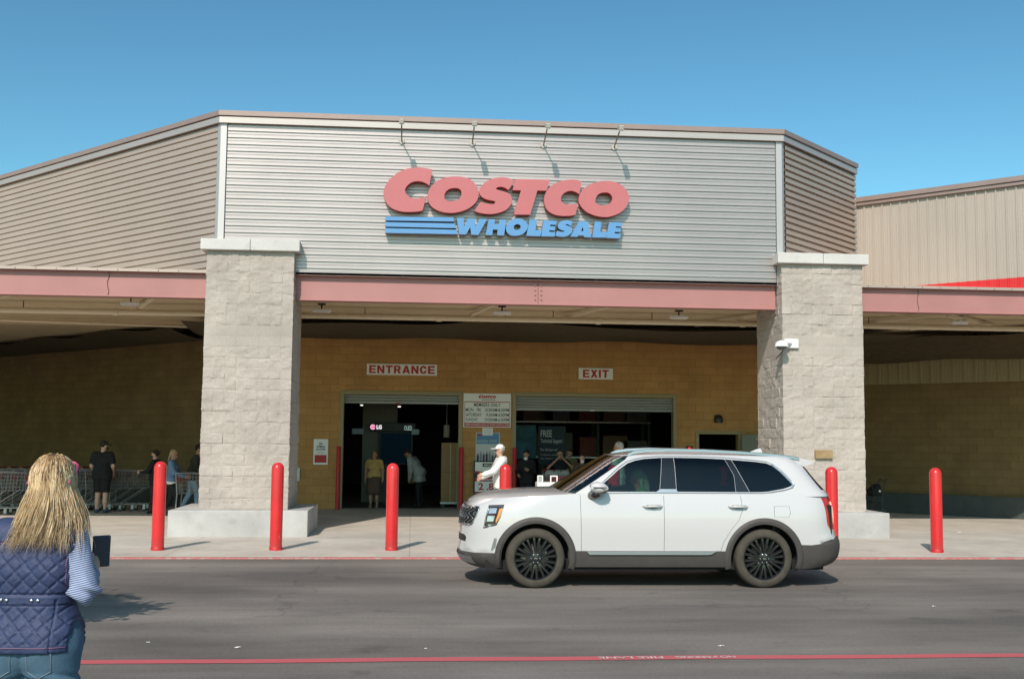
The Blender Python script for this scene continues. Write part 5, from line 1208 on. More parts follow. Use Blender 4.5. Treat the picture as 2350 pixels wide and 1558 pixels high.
def person(label, loc, facing, h=1.75, pose=None, skin_='fair', top=None, bottom=None, shoes=None, hair=None, cap=None, mask=None, build=1.0, vox=.017, group=None, female=False, hood=None, glasses=False, hem=None):
    pose = pose or {}; s = h/1.75
    J = dict(hipL=(-.09,0,.93), hipR=(.09,0,.93), kneeL=(-.095,.015,.50), kneeR=(.095,.015,.50), ankL=(-.10,-.02,.09), ankR=(.10,-.02,.09),
             shL=(-.185*build,-.01,1.415), shR=(.185*build,-.01,1.415), elL=(-.235*build,-.03,1.13), elR=(.235*build,-.03,1.13), wrL=(-.245*build,.05,.88), wrR=(.245*build,.05,.88))
    J.update({k: v for k, v in pose.items() if k in J}); J = {k: np.array(v, float) for k, v in J.items()}
    lean = R(pose.get('lean', 0)); hc = np.array([0,0,.95]); hy = R(pose.get('head_yaw', 0)); hp = R(pose.get('head_pitch', 0)); nc = np.array([0,0,1.53])
    up_ = lambda p: rot(p, hc, 'x', -lean)
    hd = lambda p: up_(rot(rot(p, nc, 'x', -hp), nc, 'z', hy))
    if not pose.get('arms_world'):
        for k in ('shL','shR','elL','elR','wrL','wrR'): J[k] = up_(J[k])
    else:
        for k in ('shL','shR'): J[k] = up_(J[k])
    sc = lambda p: tuple(np.array(p)*s)
    b = build
    def cap_(a, b_, ra, rb, f=None, *k): a, b_ = (f(a), f(b_)) if f else (a, b_); return rc(sc(a), sc(b_), ra*s, rb*s, *[q*s for q in k])
    def ell(c, r, f): return ('e', sc(f(c)), tuple(np.array(r)*s))
    wst = .098 if not female else .088; hipr = .118 if not female else .125
    pelvis = [cap_((-.07*b,0,.955),(.07*b,0,.955),hipr*b,hipr*b)]
    torso = [cap_((-.055*b,0,1.10),(.055*b,0,1.10),wst*b,wst*b,up_), cap_((-.085*b,.005,1.27),(.085*b,.005,1.27),.112*b,.112*b,up_), cap_((-.13*b,-.01,1.405),(.13*b,-.01,1.405),.062,.062,up_), cap_((0,0,.97),(0,0,1.3),.10*b,.10*b,up_)]
    if female: torso += [ell((-.075,.085,1.26),(.065,.06,.065),up_), ell((.075,.085,1.26),(.065,.06,.065),up_)]
    neck = [cap_((0,-.01,1.43),(0,.012,1.56),.058,.052,up_)]
    head = [ell((0,-.008,1.655),(.078,.097,.102),hd), cap_((0,.022,1.615),(0,.045,1.560),.062,.042,hd), cap_((0,.086,1.645),(0,.108,1.612),.010,.017,hd,.015), cap_((-.03,.078,1.667),(.03,.078,1.667),.016,.016,hd,.02),
            cap_((0,.078,1.578),(0,.080,1.574),.022,.020,hd,.015), ell((-.080,-.005,1.628),(.014,.026,.036),hd), ell((.080,-.005,1.628),(.014,.026,.036),hd)]
    arms = []; uparm = []; fore = []
    for q in 'LR':
        uparm += [cap_(J['sh'+q],J['el'+q],.054*b,.041*b)]; fore += [cap_(J['el'+q],J['wr'+q],.042*b,.027)]
    thigh = []; calf = []; foot = []; palms = []
    for q in 'LR':
        thigh += [cap_(J['hip'+q],J['knee'+q],.088*b,.056*b)]; calf += [cap_(J['knee'+q],J['ank'+q]*.55+J['knee'+q]*.45,.054*b,.053*b), cap_(J['ank'+q]*.55+J['knee'+q]*.45,J['ank'+q],.05*b,.036)]
        fd = np.array(pose.get('toe'+q, (0,1,0)), float); fd /= np.linalg.norm(fd); an = J['ank'+q]
        foot += [cap_(an+fd*-.03-np.array([0,0,.045]), an+fd*.13-np.array([0,0,.055]),.042,.034)]
    fing = []
    for q in 'LR':
        d = J['wr'+q]-J['el'+q]; d /= np.linalg.norm(d); inw = np.array([1. if q == 'L' else -1., 0, 0]); inw -= d*(inw@d); inw /= np.linalg.norm(inw)+1e-9; sd_ = np.cross(d, inw)
        if sd_[1] < 0: sd_ = -sd_
        w = J['wr'+q]; palms += [cap_(w, w+d*.075,.026,.026), cap_(w+d*.05-sd_*.022, w+d*.08-sd_*.026,.02,.017), cap_(w+d*.05+sd_*.022, w+d*.08+sd_*.026,.02,.017)]
        for i, L in enumerate((.062,.078,.082,.074)):
            p0 = w+d*.085+sd_*((i-1.5)*.0195)*-1; p1 = p0+d*L*.5+inw*.008; p2 = p1+d*L*.38+inw*(.026 if not pose.get('open_hand') else .01)
            fing.append(([p0-d*.015,p1,p2],[.0105,.0095,.0075]))
        p0 = w+d*.025+sd_*.022; p1 = p0+d*.030+sd_*.028+inw*.01; p2 = p1+d*.034+sd_*.006+inw*.008; fing.append(([p0,p1,p2],[.013,.0115,.009]))
    P = thing('person', label, 'person', loc, facing, group)
    skinp = pelvis+torso+neck+head+uparm+fore+thigh+calf+foot+palms
    def ex(mb):
        for pts, rr in fing: mb.tube([sc(p) for p in pts], [r_*s for r_ in rr], 6)
        for x in (-.032,.032):
            o = len(mb.f); mb.ball(sc(hd((x,.083,1.643))), .011*s, 1, 8); 
        o = len(mb.f); mb.tube([sc(hd((x,.1005-abs(x)*.25,1.576))) for x in (-.022,0,.022)], .0045*s, 5, 2)
    V, Q = sdf_mesh(skinp, vox*s, .035*s); V = smooth_verts(V, Q, 1); mb = MB(); mb.add(V, [tuple(q) for q in Q]); ex(mb)
    mb.build('body', [SK[skin_], M_EYE, M_LIP], P, smooth=True)
    if top:
        m, sl, ln, g = (top+(.018,))[:4]
        pr = [infl(p, g*s) for p in torso]+[infl(p, g*s) for p in uparm]
        if sl == 'long': pr += [infl(p, g*s*.9) for p in fore]
        if sl == 'short':
            pr = pr[:len(torso)]
            for q in 'LR': pr.append(cap_(J['sh'+q], J['sh'+q]*.38+J['el'+q]*.62, .054*b+g*.5, .052*b+g*.8))
        lo_ = .955-ln; pr += [cap_((-.07*b,0,.985),(.07*b,0,.985),(hipr+.006)*b+g,(hipr+.006)*b+g)]
        if ln > .03: pr += [cap_((-.075*b,0,lo_),(.075*b,0,lo_),(hipr-.002)*b+g,(hipr-.002)*b+g)]
        zc = (lo_-.045)*s
        soft(pr, 'top', m, P, vox*s, .04*s, wr=.022*s, wsc=7, clip=lambda G: zc-G[...,2])
    if bottom:
        m, kind = bottom
        if kind == 'skirt':
            pr = [infl(pelvis[0], .014*s), cap_((-.06,0,.9),(-.09,.0,.50),.13,.15), cap_((.06,0,.9),(.09,.0,.50),.13,.15)]; zc = .38*s
            soft(pr, 'trousers', m, P, vox*s, .05*s, wr=.02*s, clip=lambda G: zc-G[...,2])
        elif kind == 'short':
            pr = [infl(pelvis[0], .02*s)]
            for q in 'LR': pr.append(cap_(J['hip'+q], J['knee'+q]*.95+J['ank'+q]*.05,.108*b,.094*b))
            zc = .50*s; soft(pr, 'shorts', m, P, vox*s, .03*s, wr=.015*s, clip=lambda G: zc-G[...,2])
        else:
            pr = [infl(pelvis[0], .012*s)]+[infl(p, .012*s) for p in thigh]+[infl(p, .014*s) for p in calf[:]]
            soft(pr, 'trousers', m, P, vox*s, .025*s, wr=.014*s)
    if shoes: soft([infl(p, .012*s) for p in foot], 'shoes', shoes, P, vox*s*.9, .02*s)
    if hair:
        m, style = hair; hs = [ell((0,-.018,1.668),(.090,.104,.104),hd)]
        if style == 'bun': hs += [ell((0,-.12,1.68),(.04,.04,.04),hd)]
        if style in ('long','pony'): hs += [cap_((0,-.085,1.64),(0,-.10,1.46),.062 if style == 'long' else .03,.05 if style == 'long' else .022,hd)]
        if style == 'long': hs += [cap_((-.07,-.03,1.64),(-.085,-.02,1.48),.03,.03,hd), cap_((.07,-.03,1.64),(.085,-.02,1.48),.03,.03,hd)]
        ctr = np.array(sc(hd((0,0,1.645)))); fwv = np.array(sc(hd((0,1,1.645))))-ctr; fwv /= np.linalg.norm(fwv); upv = np.array(sc(hd((0,0,2.645))))-ctr; upv /= np.linalg.norm(upv)
        cl = lambda G: np.minimum((G-ctr)@fwv-.040*s-.0*s, .045*s-(G-ctr)@upv+((G-ctr)@fwv)*.0)
        soft(hs, 'hair', m, P, vox*s*.8, .03*s, wr=.02*s, wsc=22, clip=lambda G: cl(G))
    if cap:
        ctr = np.array(sc(hd((0,0,1.672)))); upv = np.array(sc(hd((0,0,2.672))))-ctr; upv /= np.linalg.norm(upv)
        V, Q = sdf_mesh([ell((0,-.008,1.675),(.092,.110,.098),hd)], vox*s*.7, .02, lambda G: -(G-ctr)@upv)
        V2, Q2 = sdf_mesh([ell((0,.135,1.682),(.074,.085,.012),hd)], vox*s*.5, .02)
        mb = MB(); mb.add(V, [tuple(q) for q in Q]); mb.add(V2, [tuple(q) for q in Q2]); mb.build('cap', cap, P, smooth=True)
    if mask: soft([ell((0,.060,1.585 if mask[1] else 1.535),(.060,.052,.050),hd)], 'face_mask', mask[0], P, vox*s*.7, .02)
    if hood: soft([cap_((-.07,-.055,1.455),(.07,-.055,1.455),.05,.05,up_), cap_((0,-.10,1.44),(0,-.12,1.38),.06,.04,up_), cap_((-.085,-.01,1.465),(-.05,.05,1.43),.035,.03,up_), cap_((.085,-.01,1.465),(.05,.05,1.43),.035,.03,up_)], 'hood', hood, P, vox*s*.8, .03*s)
    if glasses:
        mb = MB(); 
        for x in (-.033,.033): mb.tube([sc(hd((x+.026*math.cos(t),.100,1.643+.018*math.sin(t)))) for t in [2*math.pi*i/10 for i in range(10)]], .004*s, 5, closed=True)
        for x in (-.08,.08): mb.tube([sc(hd((x*.75,.098,1.648))), sc(hd((x*1.02,.06,1.648))), sc(hd((x*1.06,-.01,1.64)))], .004*s, 5)
        mb.build('glasses', M_BLACK, P, smooth=True)
    if hem: soft([cap_((-.075*b,0,.93),(.075*b,0,.93),hipr*b+.012,hipr*b+.012)], 'shirt_hem', hem, P, vox*s, .03*s, clip=lambda G: .84*s-G[...,2])
    return P
FZ = .022
def spot(px_, Y): p = at(px_, 1180, Y); return (p[0], Y, FZ)
def hgt(px_, y_, Y): return at(px_, y_, Y)[2]-FZ
BLK = cm('black_cotton', (.010,.010,.011)); DKG = cm('charcoal', (.035,.038,.034)); WHT = cm('white_cotton', (.72,.71,.70)); DEN = cm('denim', (.12,.19,.30)); LJ = cm('pale_denim', (.30,.42,.58))
BRHAIR = cm('dark_brown_hair', (.028,.016,.010)); BLHAIR = cm('dull_blonde_hair', (.36,.24,.12)); GRHAIR = cm('grey_hair', (.36,.32,.27))
walkR = dict(kneeR=(.09,.14,.53), ankR=(.10,.16,.10), kneeL=(-.09,-.02,.50), ankL=(-.10,-.22,.13))
person('man in black T-shirt, long black shorts and cap, back turned before the cart row', spot(231,28.1), R(-8), hgt(243,1012,28.1),
       dict(elL=(-.27,-.02,1.14), wrL=(-.22,.14,.95), elR=(.27,-.02,1.14), wrR=(.22,.14,.95), head_yaw=-35, head_pitch=12, toeL=(-.35,1,0), toeR=(.5,1,0)), 'fair',
       (BLK,'short',.10,.03), (BLK,'short'), cm('navy_shoe', (.05,.07,.11)), (BRHAIR,'short'), cap=cm('grey_cap', (.05,.055,.05)), build=1.12, mask=(BLK,True))
person('person in dark hoodie and black mask facing left, behind the leftmost bollard', spot(352,27.9), R(82), hgt(350,1033,27.9),
       dict(elR=(.24,.10,1.15), wrR=(.16,.34,1.16), elL=(-.24,.12,1.15), wrL=(-.14,.36,1.14), head_pitch=6), 'fair', (BLK,'long',.12), (cm('maroon_black', (.035,.014,.016)),'long'), BLK, (BRHAIR,'bun'), mask=(BLK,True), hood=BLK)
person('woman in denim jacket pushing a shopping cart beside the left pillar', spot(392,27.0), R(-88), hgt(398,1032,27.0),
       dict(elR=(.24,.08,1.16), wrR=(.18,.34,1.06), elL=(-.24,.08,1.16), wrL=(-.18,.34,1.06), head_pitch=14, **walkR), 'tan', (DEN,'long',.02,.024), (BLK,'long'), DKG, (BLHAIR,'pony'), female=True, glasses=True, hem=WHT)
person('person in dark jacket and pale jeans half hidden by the left pillar', spot(437,28.6), R(-80), hgt(446,1018,28.6),
       dict(lean=14, elR=(.25,.06,1.16), wrR=(.20,.30,1.04), elL=(-.25,.06,1.16), wrL=(-.2,.3,1.04), **walkR), 'tan', (cm('dark_olive', (.035,.035,.022)),'long',.10), (LJ,'long'), DKG, (BRHAIR,'short'))
person('woman in mustard top and brown skirt standing inside the entrance', spot(857,30.7), R(176), hgt(858,1034,30.7),
       dict(head_pitch=-8, elL=(-.26,-.02,1.13), elR=(.26,-.02,1.13)), 'tan', (cm('mustard', (.50,.30,.10)),'short',.02), (cm('brown_skirt', (.10,.06,.04)),'skirt'), SK['tan'], (cm('auburn_hair', (.16,.08,.03)),'long'), female=True, build=1.1)
person('stooping person in grey shirt and dark trousers inside the entrance', spot(962,31.2), R(70), hgt(960,1022,31.2),
       dict(lean=32, elR=(.26,.16,1.10), wrR=(.20,.30,.95), elL=(-.26,.12,1.12), wrL=(-.2,.28,.95), head_pitch=20), 'olive', (cm('grey_jersey', (.30,.30,.28)),'long',.20,.03), (BLK,'long'), BLK, (BRHAIR,'short'), build=1.1)
person('man in white hooded sweatshirt and white cap reaching left, beyond the bonnet', spot(1147,25.0), R(97), hgt(1143,1021,25.0),
       dict(elL=(-.28,.20,1.17), wrL=(-.26,.42,1.10), elR=(.27,.12,1.13), wrR=(.22,.36,1.02), head_pitch=6, open_hand=1), 'fair', (WHT,'long',.13,.03), (cm('violet_grey', (.16,.14,.24)),'long'), DKG, (GRHAIR,'short'), cap=WHT, hood=WHT, glasses=True, build=1.05)
person('man in black, white mask under his chin, at the left of the exit', spot(1207,29.1), R(165), hgt(1206,1033,29.1),
       dict(elL=(-.25,.10,1.14), wrL=(-.12,.32,1.20), elR=(.25,.05,1.12), wrR=(.18,.28,1.05), head_pitch=14, head_yaw=-15), 'olive', (BLK,'long',.1), (BLK,'long'), BLK, (BRHAIR,'short'), mask=(WHT,False))
person('person in black sleeveless top raising both hands to the face, in the exit', spot(1284,29.6), R(180), hgt(1285,1031,29.6),
       dict(elL=(-.36,.16,1.22), wrL=(-.07,.16,1.50), elR=(.36,.16,1.22), wrR=(.07,.16,1.50), head_pitch=8), 'tan', (BLK,'short',.08), (DKG,'long'), BLK, (BRHAIR,'bun'), female=True)
person('person in olive jacket standing just right of the one with raised hands', spot(1306,30.4), R(150), hgt(1303,1031,30.4),
       dict(elL=(-.25,.1,1.14), wrL=(-.1,.3,1.15)), 'olive', (cm('olive_jacket', (.13,.11,.04)),'long',.1), (DKG,'long'), BLK, (BRHAIR,'short'))
person('woman with mask under her chin and brown coat, above the car windscreen', spot(1335,28.8), R(172), hgt(1337,1042,28.8),
       dict(elL=(-.25,.1,1.14), wrL=(-.1,.3,1.15), elR=(.25,.1,1.14), wrR=(.1,.3,1.1), head_yaw=10), 'fair', (cm('brown_coat', (.09,.05,.03)),'long',.15), (DKG,'long'), BLK, (BRHAIR,'bun'), mask=(WHT,False), female=True)
person('grey-haired person in pale green shirt walking behind the car roof', spot(1419,25.6), R(60), hgt(1417,1015,25.6),
       dict(elL=(-.26,.0,1.14), wrL=(-.26,.2,.95), **walkR), 'tan', (cm('pale_green', (.34,.58,.50)),'short',.1), (cm('khaki', (.33,.29,.21)),'long'), DKG, (GRHAIR,'short'))
# driver, seated: forward is -x of the car
D_ = person('driver in green hooded top seen through the front side window of the car', (0,0,0), R(90), 1.66,
       dict(kneeL=(-.10,.45,.98), kneeR=(.10,.45,.98), ankL=(-.1,.62,.62), ankR=(.1,.62,.62), elL=(-.25,.20,1.22), wrL=(-.14,.46,1.30), elR=(.25,.2,1.22), wrR=(.14,.46,1.3), head_pitch=10), 'tan',
       (cm('green_fleece', (.05,.36,.14)),'long',.02,.03), (DEN,'long'), BLK, (cm('pale_green_hood', (.22,.36,.22)),'long'), hood=cm('green_fleece', (.05,.36,.14)))
cz = CAR.location; D_.location = (cz[0]+1.42, cz[1]-.40, -.20)
# ---------------------------------------------------------------- woman in the foreground, seen from behind
def quilt_disp(V, Nn):
    a = (V[:,0]+V[:,2]*1.0)/.072; b_ = (V[:,0]-V[:,2]*1.0)/.072
    f = np.minimum(np.abs(a-np.round(a)), np.abs(b_-np.round(b_)))*2
    d = .010*np.minimum(1, f/.34)**.55-.006
    yoke = (V[:,2] > YOKE); d = np.where(yoke, .004, d)
    d = np.where(np.abs(V[:,2]-YOKE) < .006, -.005, d)
    d = np.where((V[:,2] < HEM+.035), .003, d)
    band = np.abs(V[:,2]-WAIST) < .022; d = np.where(band, .004, d)
    d = np.where((np.abs(np.abs(V[:,2]-WAIST)-.024) < .005), -.006, d)
    side = np.abs(V[:,0]-.135) < .004; d = np.where(side & (V[:,2] < WAIST), -.004, d)
    return d
YOKE, WAIST, HEM = 1.383, 1.145, .925
WL = at(78, 1400, 5.25)
WM = thing('person', 'blonde woman in navy quilted vest and jeans seen from behind, close to the camera', 'person', (WL[0]-.0, 5.25, 0), R(-6))
top_z = hgt(118,1040,5.25)+FZ
k_ = top_z/1.775
sC = lambda p: tuple(np.array(p)*np.array([1.0,1.0,k_]))
def wc(a, b, ra, rb, *k): return rc(sC(a), sC(b), ra, rb, *k)
w_pel = [wc((-.08,0,.965),(.08,0,.965),.118,.118), ('e', sC((-.078,-.04,.905)), (.092,.088,.105)), ('e', sC((.078,-.04,.905)), (.092,.088,.105))]
w_tor = [wc((-.062,0,1.12),(.062,0,1.12),.086,.09), wc((-.085,0,1.26),(.085,0,1.26),.102,.102), wc((-.12,-.01,1.405),(.12,-.01,1.405),.058,.058), wc((-.045,0,.99),(-.065,0,1.3),.085,.09), wc((.045,0,.99),(.065,0,1.3),.085,.09)]
HX = .062
el = {'L': (-.232,-.045,1.19), 'R': (.236,-.05,1.185)}; wr = {'L': (-.17,.17,1.26), 'R': (.180,.17,1.245)}; shd = {'L': (-.165,-.01,1.40), 'R': (.165,-.01,1.40)}
w_up = [wc(shd[q], el[q], .058, .047) for q in 'LR']; w_fo = [wc(el[q], wr[q], .047, .029) for q in 'LR']
w_th = [wc((-.095,-.01,.92),(-.10,.02,.50),.100,.064), wc((.095,-.01,.92),(.10,.02,.50),.108,.066)]; w_ca = [wc((-.10,.02,.50),(-.10,-.02,.09),.064,.04), wc((.10,.02,.50),(.10,-.02,.09),.064,.04)]
w_ft = [wc((-.10,-.03,.045),(-.11,.14,.035),.042,.034), wc((.10,-.03,.045),(.11,.14,.035),.042,.034)]
w_hd = [wc((0,-.01,1.42),(HX,.02,1.56),.055,.05), ('e', sC((HX,.0,1.665)), (.08,.10,.105)), wc((HX,.03,1.62),(HX,.06,1.565),.06,.04), wc((HX,.095,1.655),(HX,.118,1.62),.01,.016), ('e', sC((HX+.083,.0,1.635)), (.014,.026,.034)), ('e', sC((HX-.083,.0,1.635)), (.014,.026,.034))]
w_pm = []; fgs = []
for q in 'LR':
    w_ = np.array(wr[q]); d = w_-np.array(el[q]); d /= np.linalg.norm(d); inw = np.array([1. if q == 'L' else -1., 0, 0]); inw -= d*(inw@d); inw /= np.linalg.norm(inw); sd_ = np.cross(d, inw); sd_ = -sd_ if sd_[2] < 0 else sd_
    w_pm += [wc(w_, w_+d*.08, .027, .027), wc(w_+d*.05-sd_*.022, w_+d*.085-sd_*.026, .019, .016), wc(w_+d*.05+sd_*.022, w_+d*.085+sd_*.026, .019, .016)]
    for i, L in enumerate((.060,.074,.080,.072)):
        p0 = w_+d*.085+sd_*((i-1.5)*.019); p1 = p0+d*L*.5+inw*.010; p2 = p1+d*L*.25+inw*.030; fgs.append(([p0-d*.015,p1,p2],[.0095,.009,.0075]))
    p0 = w_+d*.03+sd_*.024; p1 = p0+d*.03+sd_*.026; p2 = p1+d*.032+inw*.014; fgs.append(([p0,p1,p2],[.012,.0105,.0085]))
V, Q = sdf_mesh(w_pel+w_tor+w_up+w_fo+w_th+w_ca+w_ft+w_hd+w_pm, .014, .035); V = smooth_verts(V, Q, 1)
mb = MB(); mb.add(V, [tuple(q) for q in Q])
for pts, rr in fgs: mb.tube([sC(p) for p in pts], rr, 8)
for x in (-.033,.033): mb.ball(sC((x+HX,.092,1.65)), .011, 1, 8)
mb.tube([sC((x+HX,.103-abs(x)*.25,1.585)) for x in (-.022,0,.022)], .0045, 5, 2)
mb.build('body', [SK['fair'], M_EYE, M_LIP], WM, smooth=True)
M_VEST = mat('navy_quilted_nylon', (.033,.046,.108), rough=.58, var=.14, vscale=24, bump=.35, bscale=90, spec=.35)
M_PIPE_ = mat('plum_piping', (.13,.065,.13), rough=.6)
kz = k_
YOKE *= kz; WAIST *= kz; HEM *= kz
hemz = HEM
vest = soft([infl(p, .024) for p in w_tor]+[infl(w_pel[0], .034)]+[infl(p, .022) for p in w_pel[1:]]+[wc(shd[q], tuple(np.array(shd[q])*.88+np.array(el[q])*.12), .066, .062) for q in 'LR'], 'vest', M_VEST, WM, .0055, .04,
   clip=lambda G: np.maximum(hemz-G[...,2], np.abs(G[...,0])-.193), disp=quilt_disp, wr=.012, wsc=8, sm=1)
M_STRIPE = bpy.data.materials.new('blue_striped_jersey'); M_STRIPE.use_nodes = True; nt = M_STRIPE.node_tree; p_ = nt.nodes['Principled BSDF']
tc = N(nt, 'TexCoord'); mp = N(nt, 'Mapping'); mp.inputs['Rotation'].default_value = (0, R(14), 0); nt.links.new(tc.outputs['Object'], mp.inputs[0]); wv = N(nt, 'TexWave', bands_direction='Z', i_Scale=34, i_Distortion=1.2); wv.inputs['Detail Scale'].default_value = .6; nt.links.new(mp.outputs[0], wv.inputs['Vector'])
rr_ = N(nt, 'ValToRGB'); rr_.color_ramp.elements[0].position = .42; rr_.color_ramp.elements[1].position = .58; rr_.color_ramp.elements[0].color = (.075,.10,.22,1); rr_.color_ramp.elements[1].color = (.40,.45,.58,1)
nt.links.new(wv.outputs[0], rr_.inputs[0]); nt.links.new(rr_.outputs[0], p_.inputs['Base Color']); p_.inputs['Roughness'].default_value = .9
def slv(V, Nn): 
    t = V[:,2]/kz; return .010*np.sin((V[:,2]+V[:,1]*.7+V[:,0]*.4)*95+fbm(V,11,2)*9)*np.clip((1.27-t)/.10, 0, 1)
for q in 'LR': soft([wc(shd[q], el[q], .064, .056), wc(el[q], tuple(np.array(el[q])*.18+np.array(wr[q])*.82), .058, .043)], 'sleeve', M_STRIPE, WM, .0075, .03, disp=slv, wr=.012, wsc=10)
M_JEAN = mat('blue_jeans', (.062,.125,.185), rough=.85, var=.30, vscale=7, bump=.3, bscale=220)
def jd(V, Nn): 
    t = V[:,2]/kz; return .008*np.sin((V[:,2]+np.abs(V[:,0])*.45)*75+fbm(V,6,2)*7)*np.clip((.84-t)/.03, 0, 1)*np.clip((t-.60)/.05, 0, 1)+np.where((np.abs(V[:,0]) < .006) & (V[:,1] < 0) & (V[:,2] > .80*kz), -.006, 0)
jn = soft([infl(p, .016) for p in w_pel]+[infl(p, .014) for p in w_th]+[infl(p, .012) for p in w_ca], 'jeans', M_JEAN, WM, .0085, .03, disp=jd, wr=.008)
soft([infl(p, .012) for p in w_ft], 'shoes', DKG, WM, .012, .02)
# pockets, snaps and belt stitching laid on the back surface
from mathutils.bvhtree import BVHTree
def tree_of(o): return BVHTree.FromPolygons([v.co for v in o.data.vertices], [list(f.vertices) for f in o.data.polygons])
tj = tree_of(jn); tv = tree_of(vest)
def onback(t, x, z, o=.003):
    h = t.ray_cast(Vector((x,-.8,z)), Vector((0,1,0)))
    return (h[0]+h[1]*o) if h[0] is not None else None
M_STITCH = mat('pale_stitching', (.20,.24,.27), rough=.8)
for sx in (-1, 1):
    L = [(.035,.93),(.04,.845),(.085,.815),(.135,.845),(.14,.93)]
    pts = [onback(tj, sx*a, b_*kz) for a, b_ in densify(L, .02, False)]; pts = [p for p in pts if p]
    mb = MB(); mb.tube(pts, .0016, 4); mb.build('pocket_seam', M_STITCH, jn)
for x in (-.092,-.066,.042,.068):
    p = onback(tv, x, WAIST, .004); mb = MB(); mb.ball(tuple(p), .0085, n=10, sc=(1,.6,1)); mb.build('snap_button', M_CHROME, vest, smooth=True)
for zz in (YOKE, HEM+.022):
    pts = [onback(tv, x, zz, .001) for x in np.linspace(-.2,.2,36)]; pts = [p for p in pts if p]; mb = MB(); mb.tube(pts, .003, 5); mb.build('piping', M_PIPE_, vest)
pts = [onback(tv, .172-.02*(z/kz-1.2)*0, z, .001) for z in np.linspace(1.20*kz,1.40*kz,12)]; pts = [p for p in pts if p]; mb = MB(); mb.tube(pts, .003, 5); mb.build('piping', M_PIPE_, vest)
# hair: many tapering locks over a scalp shell
def hairmat(name, a, b):
    m = bpy.data.materials.new(name); m.use_nodes = True; nt = m.node_tree; p = nt.nodes['Principled BSDF']
    tc = N(nt, 'TexCoord'); mp = N(nt, 'Mapping'); mp.inputs['Scale'].default_value = (60,60,4); nt.links.new(tc.outputs['Object'], mp.inputs[0])
    n = N(nt, 'TexNoise', i_Scale=1, i_Detail=3); nt.links.new(mp.outputs[0], n.inputs['Vector']); r = N(nt, 'ValToRGB'); r.color_ramp.elements[0].position = .36; r.color_ramp.elements[1].position = .62
    r.color_ramp.elements[0].color = rgba(a); r.color_ramp.elements[1].color = rgba(b); nt.links.new(n.outputs[0], r.inputs[0]); nt.links.new(r.outputs[0], p.inputs['Base Color']); p.inputs['Roughness'].default_value = .42; p.inputs['Specular IOR Level'].default_value = .35
    return m
M_HB = [hairmat('light_blonde_hair', (.50,.35,.19), (.76,.60,.39)), hairmat('honey_blonde_hair', (.40,.245,.11), (.62,.43,.23)), hairmat('dark_root_hair', (.11,.06,.03), (.30,.18,.09))]
hr = random.Random(11)
hc = np.array(sC((HX,-.005,1.655)))
hv = [('e', tuple(hc), (.088,.104,.106)), wc((HX-.03,-.040,1.62),(HX-.05,-.070,1.43),.040,.018), wc((HX+.03,-.040,1.62),(HX+.03,-.070,1.43),.040,.018), wc((HX-.050,-.015,1.62),(HX-.100,-.050,1.43),.026,.012), wc((HX+.050,-.015,1.62),(HX+.070,-.050,1.43),.026,.012)]
V, Q = sdf_mesh(hv, .010, .04, lambda G: np.minimum(G[...,1]-.045, 1.70*kz-G[...,2])); V = smooth_verts(V, Q, 1); Nn = vnormals(V, Q)
V = V+Nn*(fbm(V*np.array([1,1,.10]), 60, 3)*.020)[:,None]
mb = MB(); mb.add(V, [tuple(q) for q in Q], 1)
def hairlock(az, el_, ln, m, w, curl):
    d0 = np.array([math.cos(el_)*math.sin(az), -math.cos(el_)*math.cos(az), math.sin(el_)])
    pts = []; r0_ = np.array([.095,.112,.116]); zend = hr.choice((1.34,1.37,1.39,1.41,1.44,1.47))*kz+hr.uniform(-.025,.025)
    p = hc+d0*r0_; n = 15; ph = hr.random()*6.3
    out = np.array([d0[0], d0[1], 0]); out /= np.linalg.norm(out)+1e-6
    e = el_
    for i in range(n):
        t = i/(n-1); pts.append(p.copy())
        step = ln/(n-1)
        if e > -.25:
            e -= step/.105; dn = np.array([math.cos(max(e,-.3))*math.sin(az), -math.cos(max(e,-.3))*math.cos(az), math.sin(max(e,-.3))])
            q = hc+dn*(r0_+.006*hr.random()); dv = q-p; L = np.linalg.norm(dv); p = p+dv*(step/max(L,step*.6))
        else:
            z = p[2]/kz
            spread = .42 if z > 1.44 else .62
            v = np.array([out[0]*(.16 if z > 1.5 else spread*.55), out[1]*(.05 if z > 1.47 else .10)-(.14 if z < 1.50 else 0), -1.0])
            v += np.array([math.sin(ph+t*7)*.16, math.cos(ph+t*6)*.10, 0])*curl
            p = p+v/np.linalg.norm(v)*step
            if p[2] < zend: break
            if z < 1.47 and p[1] > -.095-.03*hr.random() and abs(p[0]) < .19: p[1] -= .016
            p[0] -= .0035*(1.50-z)*8 if z < 1.50 and az < .3 else 0
    n = len(pts); rr = [w*(.55+.45*math.sin(math.pi*min(1,.15+t*1.05)))*(1 if t < .75 else max(.12,(1-t)/.25)) for t in [i/max(1,n-1) for i in range(n)]]
    if n > 2: mb.tube(pts, rr, 3, m, caps=True)
for i in range(3200):
    az = hr.uniform(-2.2, 2.2); el_ = hr.uniform(.05, 1.45) if hr.random() < .75 else hr.uniform(-.2,.4)
    ln = hr.uniform(.46, .60); mm = hr.choices((0,1,2), (6,3.4,.6))[0]
    hairlock(az, el_, ln if hr.random() < .9 else ln*.75, mm, hr.uniform(.0009,.0026), hr.uniform(.3,2.2))
for i in range(120): hairlock(hr.uniform(-1.8,1.8), hr.uniform(.9,1.5), hr.uniform(.10,.2), 2 if hr.random() < .6 else 1, hr.uniform(.003,.005), .3)
mb.build('hair', M_HB, WM, smooth=True)
gl_ = thing('sunglasses', 'pink sunglasses pushed up on the blonde woman\'s head', 'sunglasses', (0,0,0)); gl_.location = (WL[0], 5.25, 0); gl_.rotation_euler = (0,0,R(-6))
M_PINK = mat('pink_plastic', (.50,.06,.16), rough=.3)
